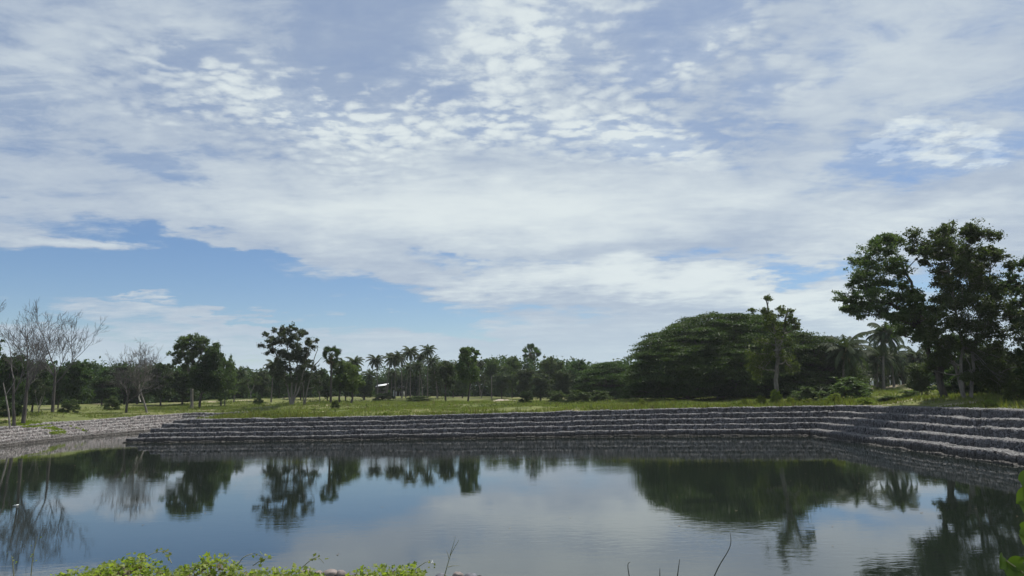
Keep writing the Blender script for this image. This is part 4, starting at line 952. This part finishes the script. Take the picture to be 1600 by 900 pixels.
grass(16000, (-60, 70), (40, 100), .75, .06, M['grass'], 'bank_weeds', 'taller weedy grass growing along the tops of the walls', dmin=.35, keep=lambda x, y: poly_dist(x, y, TOPPOLY) < 4.5 + 2 * vnoise(x / 5, y / 5, 4))
# low scrub in patches
x = rng.uniform(-85, 85, 5200); y = rng.uniform(74, 190, 5200); k = (poly_dist(x, y, TOPPOLY) > 1.5) & (vnoise(x / 11, y / 11, 51) + .5 * vnoise(x / 3, y / 3, 52) > .38); x, y = x[k], y[k]; z = ground_z(x, y)
hS = rng.uniform(.15, .55, len(x)); Pp = np.repeat(np.stack([x, y, z + hS * .5], 1), 16, 0) + rng.normal(size=(len(x) * 16, 3)) * np.repeat(np.stack([hS * 1.1, hS * 1.1, hS * .45], 1), 16, 0)
V, Qd = leaves(Pp, .24, rng, up=.4); tag(mesh('low_scrub', V, [Qd], M['leaf_olive']), 'patches of low dark scrub spread over the field', 'scrub', kind='stuff')
# weeds spilling over the left bank
x = rng.uniform(-60, -52, 5000); y = rng.uniform(84, 96, 5000); k = vnoise(x / 1.7, y / 2.3, 31) + .8 * np.exp(-((y - 90) / 4) ** 2) > .55; x, y = x[k], y[k]
d = poly_dist(x, y, FOOTPOLY); z = np.clip(d / 5.6, 0, 1) * 1.8 + .25; k = d > .9; Pp = np.stack([x, y, z + .1], 1)[k]
V, Qd = leaves(Pp, .40, rng, up=.6); tag(mesh('creeping_weeds', V, [Qd], M['leaf_bright']), 'green weeds creeping down over the pale stone bank on the left', 'weeds', kind='stuff')

# ============================================================ mounds, rubble, buildings
def mound(px, py, Yd, wpx, hpx, label, name='soil_mound', seed=0, mt='pale_soil'):
    c = at_depth(px, py, Yd); a = wpx / 2 / F * Yd; h = hpx / F * Yd; rng_ = np.random.default_rng(seed)
    nu, nv = 40, 14; V = []
    for i in range(nv + 1):
        for j in range(nu):
            f = i / nv; th = j / nu * 6.283; r_ = 1 - f
            lx = a * r_ * math.cos(th) * (1 + .15 * math.sin(3 * th + seed)); ly = a * .35 * r_ * math.sin(th)
            lz = h * (1 - r_ ** 1.6) * (1 + .35 * float(vnoise(np.array([lx * .7 + seed]), np.array([ly * .7]), 5)[0]))
            V.append((lx, ly, lz - .15))
    V = np.array(V); w1, w2, hd = worley(V * 2.0); V[:, 2] += np.clip(w2 - w1, 0, .6) * .25 * h
    Qd = [(i * nu + j, i * nu + (j + 1) % nu, (i + 1) * nu + (j + 1) % nu, (i + 1) * nu + j) for i in range(nv) for j in range(nu)]
    o = mesh(name, V, [np.array(Qd)], M[mt]); X0 = c[0]; o.location = (X0, Yd, gz(X0, Yd)); tag(o, label, 'mound'); return o
mound(790, 622, 150, 66, 5, 'long pale soil mound left of the small dark bush', seed=1)
mound(418, 615, 150, 26, 6, 'pale rubble heap left of the many-stemmed tree', 'rubble_heap', 2)
mound(322, 636, 132, 36, 2.0, 'flat pale sand patch right of the dark crooked trunk', 'sand_patch', 3)
mound(104, 646, 116, 40, 2.2, 'flat pale sand patch right of the fan-twigged bare tree', 'sand_patch', 4)
mound(590, 630, 138, 50, 1.8, 'flat pale sand patch below the white roof', 'sand_patch', 5)
mound(850, 628, 140, 30, 3, 'low heap of dry brush and soil right of the small dark bush', 'soil_mound', 6)

# open shed with a white roof
def shed(px, py_eave, Yd, wpx, label):
    c = at_depth(px, py_eave, Yd); a = wpx / 2 / F * Yd; z0 = gz(c[0], Yd); H_ = c[2] - z0
    root = empty('open_shed', (c[0], Yd, z0)); tag(root, label, 'shed')
    V = np.array([(-a, -2.5, H_), (a, -2.5, H_ + .35), (a, 2.5, H_ + .95), (-a, 2.5, H_ + .6)], float); V = np.concatenate([V, V - [0, 0, .12]])
    mesh('roof', V, [np.array([[0, 1, 2, 3], [7, 6, 5, 4], [0, 4, 5, 1], [1, 5, 6, 2], [2, 6, 7, 3], [3, 7, 4, 0]])], M['white_sheet'], root)
    for sx in (-1, 0, 1):
        for sy in (-1, 1): v, q = box((sx * a * .9 - .07, sy * 2.2 - .07, -.2), (sx * a * .9 + .07, sy * 2.2 + .07, H_ - .1 + .17 * (1 + sx) + .3 * (1 + sy))); mesh('post', v, [q], M['dark_wood'], root)
    v, q = box((-a * .9 + .2, 2.0, 0), (a * .9 - .2, 2.12, H_ * .55)); mesh('back_wall', v, [q], M['dark_wood'], root)
    return root
shed(597, 604, 215, 16, 'small open shed with a bright white roof under the palms')
def wallhouse(px0, px1, py_top, py_bot, Yd, label):
    a = at_depth(px0, py_top, Yd); b = at_depth(px1, py_top, Yd); z0 = at_depth(px0, py_bot, Yd)[2] - 1.0; L = b[0] - a[0]; H_ = a[2] - z0
    root = empty('long_building', (a[0], Yd, z0)); tag(root, label, 'building')
    parts = []; nw = 5; x = 0.0; ww = L / nw
    # wall with openings, built from strips
    for i in range(nw):
        x0 = i * ww
        parts += [box((x0, 0, 0), (x0 + ww * .3, .25, H_)), box((x0 + ww * .3, 0, 0), (x0 + ww * .7, .25, H_ * .45)), box((x0 + ww * .3, 0, H_ * .85), (x0 + ww * .7, .25, H_)), box((x0 + ww * .7, 0, 0), (x0 + ww, .25, H_))]
    parts += [box((0, .25, 0), (.25, 8, H_)), box((L - .25, .25, 0), (L, 8, H_)), box((0, 8, 0), (L, 8.2, H_))]
    v, q = join(parts); mesh('wall', v, [q], M['white_sheet'], root)
    for i in range(nw): v, q = box((i * ww + ww * .3, .1, H_ * .45), (i * ww + ww * .7, .14, H_ * .85)); mesh('window', v, [q], M['dark_wood'], root)
    V = np.array([(-.5, -.6, H_ + .05), (L + .5, -.6, H_ + .05), (L + .5, 4, H_ + 1.3), (-.5, 4, H_ + 1.3), (-.5, 8.8, H_ + .05), (L + .5, 8.8, H_ + .05)]); V = np.concatenate([V, V + [0, 0, .12]])
    mesh('roof', V, [np.array([[0, 1, 2, 3], [3, 2, 5, 4], [6, 9, 8, 7], [9, 10, 11, 8], [0, 6, 7, 1], [4, 5, 11, 10], [0, 3, 9, 6], [3, 4, 10, 9], [1, 7, 8, 2], [2, 8, 11, 5]])], M['grey_wall'], root)
    return root
wallhouse(1374, 1462, 590, 603, 200, 'long white low building seen between the trunks of the right palm grove')
def hut(px, py, Yd, label):
    c = at_depth(px, py, Yd); z0 = gz(c[0], Yd); root = empty('small_hut', (c[0], Yd, z0)); tag(root, label, 'hut')
    v, q = box((-1.6, 0, -.2), (1.6, 3, 2.2)); mesh('wall', v, [q], M['white_sheet'], root)
    V = np.array([(-2, -.4, 2.15), (2, -.4, 2.15), (2, 1.5, 3.1), (-2, 1.5, 3.1), (-2, 3.4, 2.15), (2, 3.4, 2.15)]); V = np.concatenate([V, V + [0, 0, .1]])
    mesh('roof', V, [np.array([[0, 1, 2, 3], [3, 2, 5, 4], [6, 9, 8, 7], [9, 10, 11, 8], [0, 6, 7, 1], [4, 5, 11, 10], [0, 3, 9, 6], [3, 4, 10, 9], [1, 7, 8, 2], [2, 8, 11, 5]])], M['grey_wall'], root)
    v, q = box((-.4, -.03, 0), (.4, .0, 1.8)); mesh('door', v, [q], M['dark_wood'], root)
hut(622, 614, 235, 'small pale hut half hidden between the trunks of the centre grove')
# thin pole
tb = Tubes(); c = at_depth(768, 588, 155); z0 = gz(c[0], 155); tb.add([(0, 0, -.3), (0, 0, c[2] - z0)], [.09, .07], 8)
pl = tb.build('pole', M['bark_pale']); pl.location = (c[0], 155, z0); tag(pl, 'thin bare pole standing at the left end of the pale soil mound', 'pole')

# ============================================================ near bank: creeper, stones, stems
rng = np.random.default_rng(77)
def leaf_shape(lobes=5):
    a = np.linspace(-math.pi, math.pi, 12, endpoint=False); r_ = .5 * (.72 + .28 * np.cos(lobes * a / 1.0)) * (1 - .25 * (np.abs(a) > 2.9))
    return np.stack([r_ * np.cos(a) + .05, r_ * np.sin(a)], 1)
LS = leaf_shape(5); LS2 = leaf_shape(3)
def big_leaves(P, Nrm, size, shp=LS):
    n = len(P); Nrm = Nrm / np.linalg.norm(Nrm, axis=1)[:, None]; a = rng.normal(size=(n, 3)); a -= (a * Nrm).sum(1)[:, None] * Nrm; a /= np.linalg.norm(a, axis=1)[:, None]; b = np.cross(Nrm, a)
    s = np.broadcast_to(size, (n,))[:, None, None]
    V = P[:, None] + s * (a[:, None] * shp[None, :, 0, None] + b[:, None] * shp[None, :, 1, None]) + s * Nrm[:, None] * (.22 * np.abs(shp[None, :, 1, None]) - .12 * shp[None, :, 0, None] ** 2)
    k = len(shp); cen = P[:, None]
    V = np.concatenate([cen, V], 1); o_ = np.arange(n)[:, None, None] * (k + 1)
    tri = np.stack([np.zeros(k, int), 1 + np.arange(k), 1 + (np.arange(k) + 1) % k], 1)[None] + o_
    return V.reshape(-1, 3), tri.reshape(-1, 3)
# the heap is highest near its left end and sinks towards the stones
crest = [(60, 905), (85, 897), (110, 884), (150, 873), (200, 869), (245, 867), (300, 873), (360, 873), (400, 881), (440, 882), (500, 887), (512, 903), (538, 903), (548, 890), (580, 883), (620, 881), (652, 885), (668, 897), (680, 905)]
cpts = np.array([at_depth(a, b, 6.5) for a, b in crest]); cx = cpts[:, 0]; ch = cpts[:, 2] - 2.695
def heap(n, lo, hi, sz, mt, name, label, tilt):
    x = rng.uniform(-8, 0.2, n); y = rng.uniform(3.4, 7.15, n); hh = np.interp(x * 6.5 / np.clip(y, 5.5, 6.9), cx, ch, left=-.02)
    hh = hh * (1 + .35 * vnoise(x * 3.1, y * 3.1, 41)) + .02 * vnoise(x * 9, y * 9, 42)
    top = np.where(y < 6.5, 2.70 + hh * np.clip(.5 + .5 * (y - 4.8) / 1.7, .3, 1), 2.70 + hh - (y - 6.5) ** 1.3 * 1.5)
    z = top - rng.uniform(lo, hi, n); k = (hh > .0)
    Pp = np.stack([x, y, z], 1)[k]; Nr = rng.normal(size=(len(Pp), 3)) * tilt + [0, -.15, 1.0]
    V, Tq = big_leaves(Pp, Nr, rng.uniform(*sz, len(Pp)))
    tag(mesh(name, V, [Tq], M[mt]), label, 'creeper', kind='stuff')
heap(46000, 0.0, .10, (.026, .062), 'leaf_vine', 'creeper', 'bright green leafy creeper heaped on the edge of the near bank', .8)
heap(16000, .06, .20, (.04, .09), 'leaf_dry', 'dead_creeper_leaves', 'brown dead leaves and stems lying beneath the green creeper', .6)

def runner(pts, label, seed, leaf=.06, flower=False, group='creeper shoots reaching over the near bank'):
    """pts: (px,py,Y) along the shoot"""
    rng_ = np.random.default_rng(seed); W = np.array([at_depth(*p) for p in pts]); base = W[0].copy(); W = W - base
    n_ = 14; tt = np.linspace(0, len(W) - 1, n_); Pc = np.stack([np.interp(tt, np.arange(len(W)), W[:, k]) for k in range(3)], 1)
    for _ in range(2): Pc[1:-1] = (Pc[:-2] + 2 * Pc[1:-1] + Pc[2:]) / 4
    root = empty('creeper_shoot', base); tag(root, label, 'creeper shoot', group)
    tb = Tubes(); tb.add(Pc, np.linspace(.0045, .002, n_), 5); tb.build('stem', M['stem'], root)
    ids = rng_.choice(np.arange(3, n_), 6); Q_ = Pc[ids] + rng_.normal(size=(len(ids), 3)) * .018; N_ = rng_.normal(size=(len(ids), 3)) * .5 + [0, -.6, .7]
    V, Tq = big_leaves(Q_, N_, rng_.uniform(leaf * .6, leaf * 1.15, len(ids))); mesh('leaves', V, [Tq], M['leaf_vine'], root)
    if flower:
        V, Tq = big_leaves(Pc[-3:-2] + [0, -.01, .01], np.array([[0, -1., .5]]), .035, LS2); mesh('flower', V, [Tq], M['flower'], root)
runner([(205, 888, 7.0), (222, 875, 7.0), (238, 864, 7.0), (255, 861, 7.05), (268, 864, 7.1)], 'arching creeper shoot above the highest part of the creeper heap', 1, .055)
runner([(268, 880, 7.0), (262, 868, 7.05), (255, 862, 7.1)], 'short shoot hanging from the arching creeper shoot', 2, .05)
runner([(330, 882, 7.0), (345, 872, 7.0), (358, 864, 7.05)], 'short upright creeper shoot left of the twin shoots', 3, .05)
runner([(372, 882, 7.0), (380, 870, 7.0), (397, 864, 7.05), (410, 870, 7.0)], 'left one of the twin creeper shoots at the middle of the heap', 4, .055)
runner([(395, 884, 7.0), (410, 874, 7.0), (428, 870, 7.05)], 'right one of the twin creeper shoots at the middle of the heap', 5, .05)
runner([(468, 890, 7.0), (484, 876, 7.0), (497, 869, 7.0), (506, 880, 7.0)], 'looping creeper shoot at the right end of the heap', 6, .055)
runner([(645, 893, 7.0), (656, 884, 7.0), (669, 876, 7.0), (682, 883, 7.0)], 'thin creeper shoot with a white flower left of the forked weed', 7, .03, True)
runner([(48, 905, 6.5), (50, 880, 6.5), (54, 855, 6.5), (58, 838, 6.5)], 'tall thin sprig rising alone left of the creeper heap', 8, .02)
runner([(22, 905, 6.6), (20, 880, 6.6), (18, 868, 6.6)], 'short pale sprig in the bottom left corner', 9, .02)

def stem(pts, r_, label, name='dry_stem', extra=(), mt='stem'):
    W = np.array([at_depth(*p) for p in pts]); base = W[0].copy(); tb = Tubes(); n_ = 12
    def cur(W_):
        tt = np.linspace(0, len(W_) - 1, n_); Pc = np.stack([np.interp(tt, np.arange(len(W_)), W_[:, k]) for k in range(3)], 1)
        for _ in range(2): Pc[1:-1] = (Pc[:-2] + 2 * Pc[1:-1] + Pc[2:]) / 4
        return Pc
    tb.add(cur(W - base), np.linspace(r_, r_ * .4, n_), 6)
    for e in extra: tb.add(cur(np.array([at_depth(*p) for p in e]) - base), np.linspace(r_ * .7, r_ * .2, n_), 5)
    o_ = tb.build(name, M[mt]); o_.location = base; tag(o_, label, 'plant stem', 'stems standing on the edge of the near bank')
stem([(693, 905, 6.7), (700, 880, 6.7), (704, 866, 6.7), (717, 844, 6.7)], .005, 'forked green weed stem sticking up right of the stones', 'weed_stem',
     [[(703, 868, 6.7), (708, 852, 6.7), (712, 838, 6.7)], [(702, 875, 6.7), (700, 866, 6.7), (697, 860, 6.7)], [(700, 886, 6.7), (708, 884, 6.7), (718, 884, 6.7)]])
stem([(1114, 905, 6.6), (1124, 882, 6.6), (1138, 862, 6.6), (1143, 848, 6.6), (1141, 833, 6.6)], .0055, 'tallest dark curved stem right of centre at the bottom', mt='stem_dark')
stem([(984, 905, 6.6), (981, 888, 6.6), (981, 880, 6.6), (985, 878, 6.6)], .005, 'dark hooked stem tip, leftmost of the three short ones', mt='stem_dark')
stem([(1031, 905, 6.6), (1031, 888, 6.6)], .005, 'shortest dark stem tip, middle of the three short ones', mt='stem_dark')
stem([(1058, 905, 6.6), (1060, 888, 6.6), (1062, 874, 6.6)], .0055, 'straight dark stem tip, rightmost of the three short ones', mt='stem_dark')

# loose stones on the lip
def stone(px, py, Yd, wpx, hpx, mt, label, seed):
    bm_n = 18; rng_ = np.random.default_rng(seed); c = at_depth(px, py, Yd); a = wpx / 2 / F * Yd; h = hpx / F * Yd
    u = np.linspace(0, math.pi, 12); v = np.linspace(0, 2 * math.pi, bm_n, endpoint=False); U_, V_ = np.meshgrid(u, v, indexing='ij')
    D_ = np.stack([np.sin(U_) * np.cos(V_), np.sin(U_) * np.sin(V_), np.cos(U_)], -1).reshape(-1, 3)
    f1, f2, hd = worley(D_ * 1.6 + seed * 3.7); rr = .82 + .35 * f1; rr = np.minimum(rr, 1.08)
    W = D_ * rr[:, None] * [a, a * .8, h]
    id_ = np.arange(12 * bm_n).reshape(12, bm_n); Qd = np.stack([id_[:-1], np.roll(id_[:-1], -1, 1), np.roll(id_[1:], -1, 1), id_[1:]], -1).reshape(-1, 4)
    o_ = mesh('stone', W, [Qd], M[mt]); o_.location = c; o_.rotation_euler = (0, 0, rng_.uniform(0, 6)); tag(o_, label, 'stone', 'stones on the lip of the near bank')
for i, (px, py, w_, h_, mt, lab) in enumerate([(478, 897, 22, 7, 'rock', 'pinkish stone at the end of the creeper heap'), (497, 899, 18, 7, 'rock', 'pinkish stone, second from the creeper heap'), (516, 897, 24, 7, 'rock', 'pinkish stone, third from the creeper heap'), (533, 899, 18, 8, 'rock', 'pinkish stone before the second creeper patch'),
        (552, 901, 24, 7, 'rock_dark', 'dark stone at the left foot of the second creeper patch'), (577, 902, 26, 7, 'rock_dark', 'dark stone under the second creeper patch, left of its middle'), (604, 902, 28, 7, 'rock_dark', 'dark stone under the middle of the second creeper patch'), (632, 902, 24, 7, 'rock_dark', 'dark stone at the right foot of the second creeper patch'), (690, 902, 22, 6, 'rock_dark', 'dark stone at the foot of the forked weed'), (716, 900, 18, 6, 'rock', 'pale stone just right of the forked weed'), (735, 902, 24, 6, 'rock_dark', 'rightmost dark stone on the lip')]):
    stone(px, py, 6.95, w_, h_, mt, lab, i + 1)

# climbing plant close by on the right
rng_ = np.random.default_rng(3); base = np.array([2.02, 2.6, gz(2.02, 2.6)]); root = empty('climbing_plant', base); tag(root, 'leafy climber with round bright leaves close by at the right edge', 'plant')
st_ = np.array([base, [2.02, 2.55, 3.1], [1.96, 2.5, 3.5], [1.97, 2.5, 3.85], [1.93, 2.5, 4.05]]) - base
tt = np.linspace(0, 4, 20); Pc = np.stack([np.interp(tt, np.arange(5), st_[:, k]) for k in range(3)], 1); tb = Tubes(); tb.add(Pc, np.linspace(.008, .003, 20), 6)
br = [at_depth(1610, 905, 2.4) - base, at_depth(1590, 888, 2.4) - base, at_depth(1572, 876, 2.4) - base]; tb.add(np.array(br), [.004, .003, .002], 5); tb.build('stem', M['stem'], root)
lp = []; ln = []; ls = []
for px, py, s_ in [(1604, 750, .066), (1606, 776, .068), (1609, 828, .06), (1566, 877, .055), (1588, 880, .05), (1596, 896, .06), (1578, 893, .045), (1612, 800, .08), (1620, 760, .08), (1618, 850, .08), (1625, 880, .08)]:
    lp.append(at_depth(px, py, 2.4) - base); ln.append(rng_.normal(size=3) * .25 + [-.15, -1, .35]); ls.append(s_)
for k in range(30): lp.append(Pc[rng_.integers(2, 18)] + rng_.normal(size=3) * [.03, .05, .04] + [.10, 0, 0]); ln.append(rng_.normal(size=3) * .5 + [0, -.5, .6]); ls.append(rng_.uniform(.05, .08))
aa = np.linspace(-math.pi, math.pi, 16, endpoint=False); HS = np.stack([.5 * np.cos(aa), .46 * np.sin(aa)], 1); HS[:, 0] += .12 * (np.abs(aa) < .3) ; HS[np.abs(aa) > 3.0, 0] += .12
V, Tq = big_leaves(np.array(lp), np.array(ln), np.array(ls), HS); mesh('leaves', V, [Tq], M['leaf_near'], root)
# floating scrap on the water
p = at_depth(25, 790, 1); d_ = ray(25, 790); t_ = (0.02 - CAM_H) / d_[2]; V, Tq = big_leaves(np.array([[0., 0, 0]]), np.array([[0, 0, 1.]]), .28, LS2)
fl = mesh('floating_leaf', V, [Tq], M['white_sheet']); fl.location = (d_[0] * t_, d_[1] * t_, .03); tag(fl, 'small pale leaf floating on the dark water near the left edge', 'leaf')

rng = np.random.default_rng(8); n = 420; t_ = rng.uniform(0, 1, n); pa = np.array([(a[0], a[1]) for a in FAR[:5]] ); u_ = t_ * (len(pa) - 1); i_ = np.minimum(u_.astype(int), len(pa) - 2); f_ = (u_ - i_)[:, None]
Pw = pa[i_] * (1 - f_) + pa[i_ + 1] * f_; Pw[:, 1] -= rng.exponential(.8, n) + .25; Pw[:, 0] += rng.normal(0, .3, n)
P2 = np.stack([rng.uniform(-40, 26, 260), rng.uniform(20, 74, 260)], 1); Pw = np.concatenate([Pw, P2]); Nw = np.tile([0, 0, 1.], (len(Pw), 1)) + rng.normal(size=(len(Pw), 3)) * .05
V, Tq = big_leaves(np.concatenate([Pw, np.full((len(Pw), 1), .012)], 1), Nw, rng.uniform(.05, .13, len(Pw)), LS2); tag(mesh('floating_litter', V, [Tq], M['leaf_dry']), 'scattered dry leaves and bits floating on the pond', 'litter', kind='stuff')
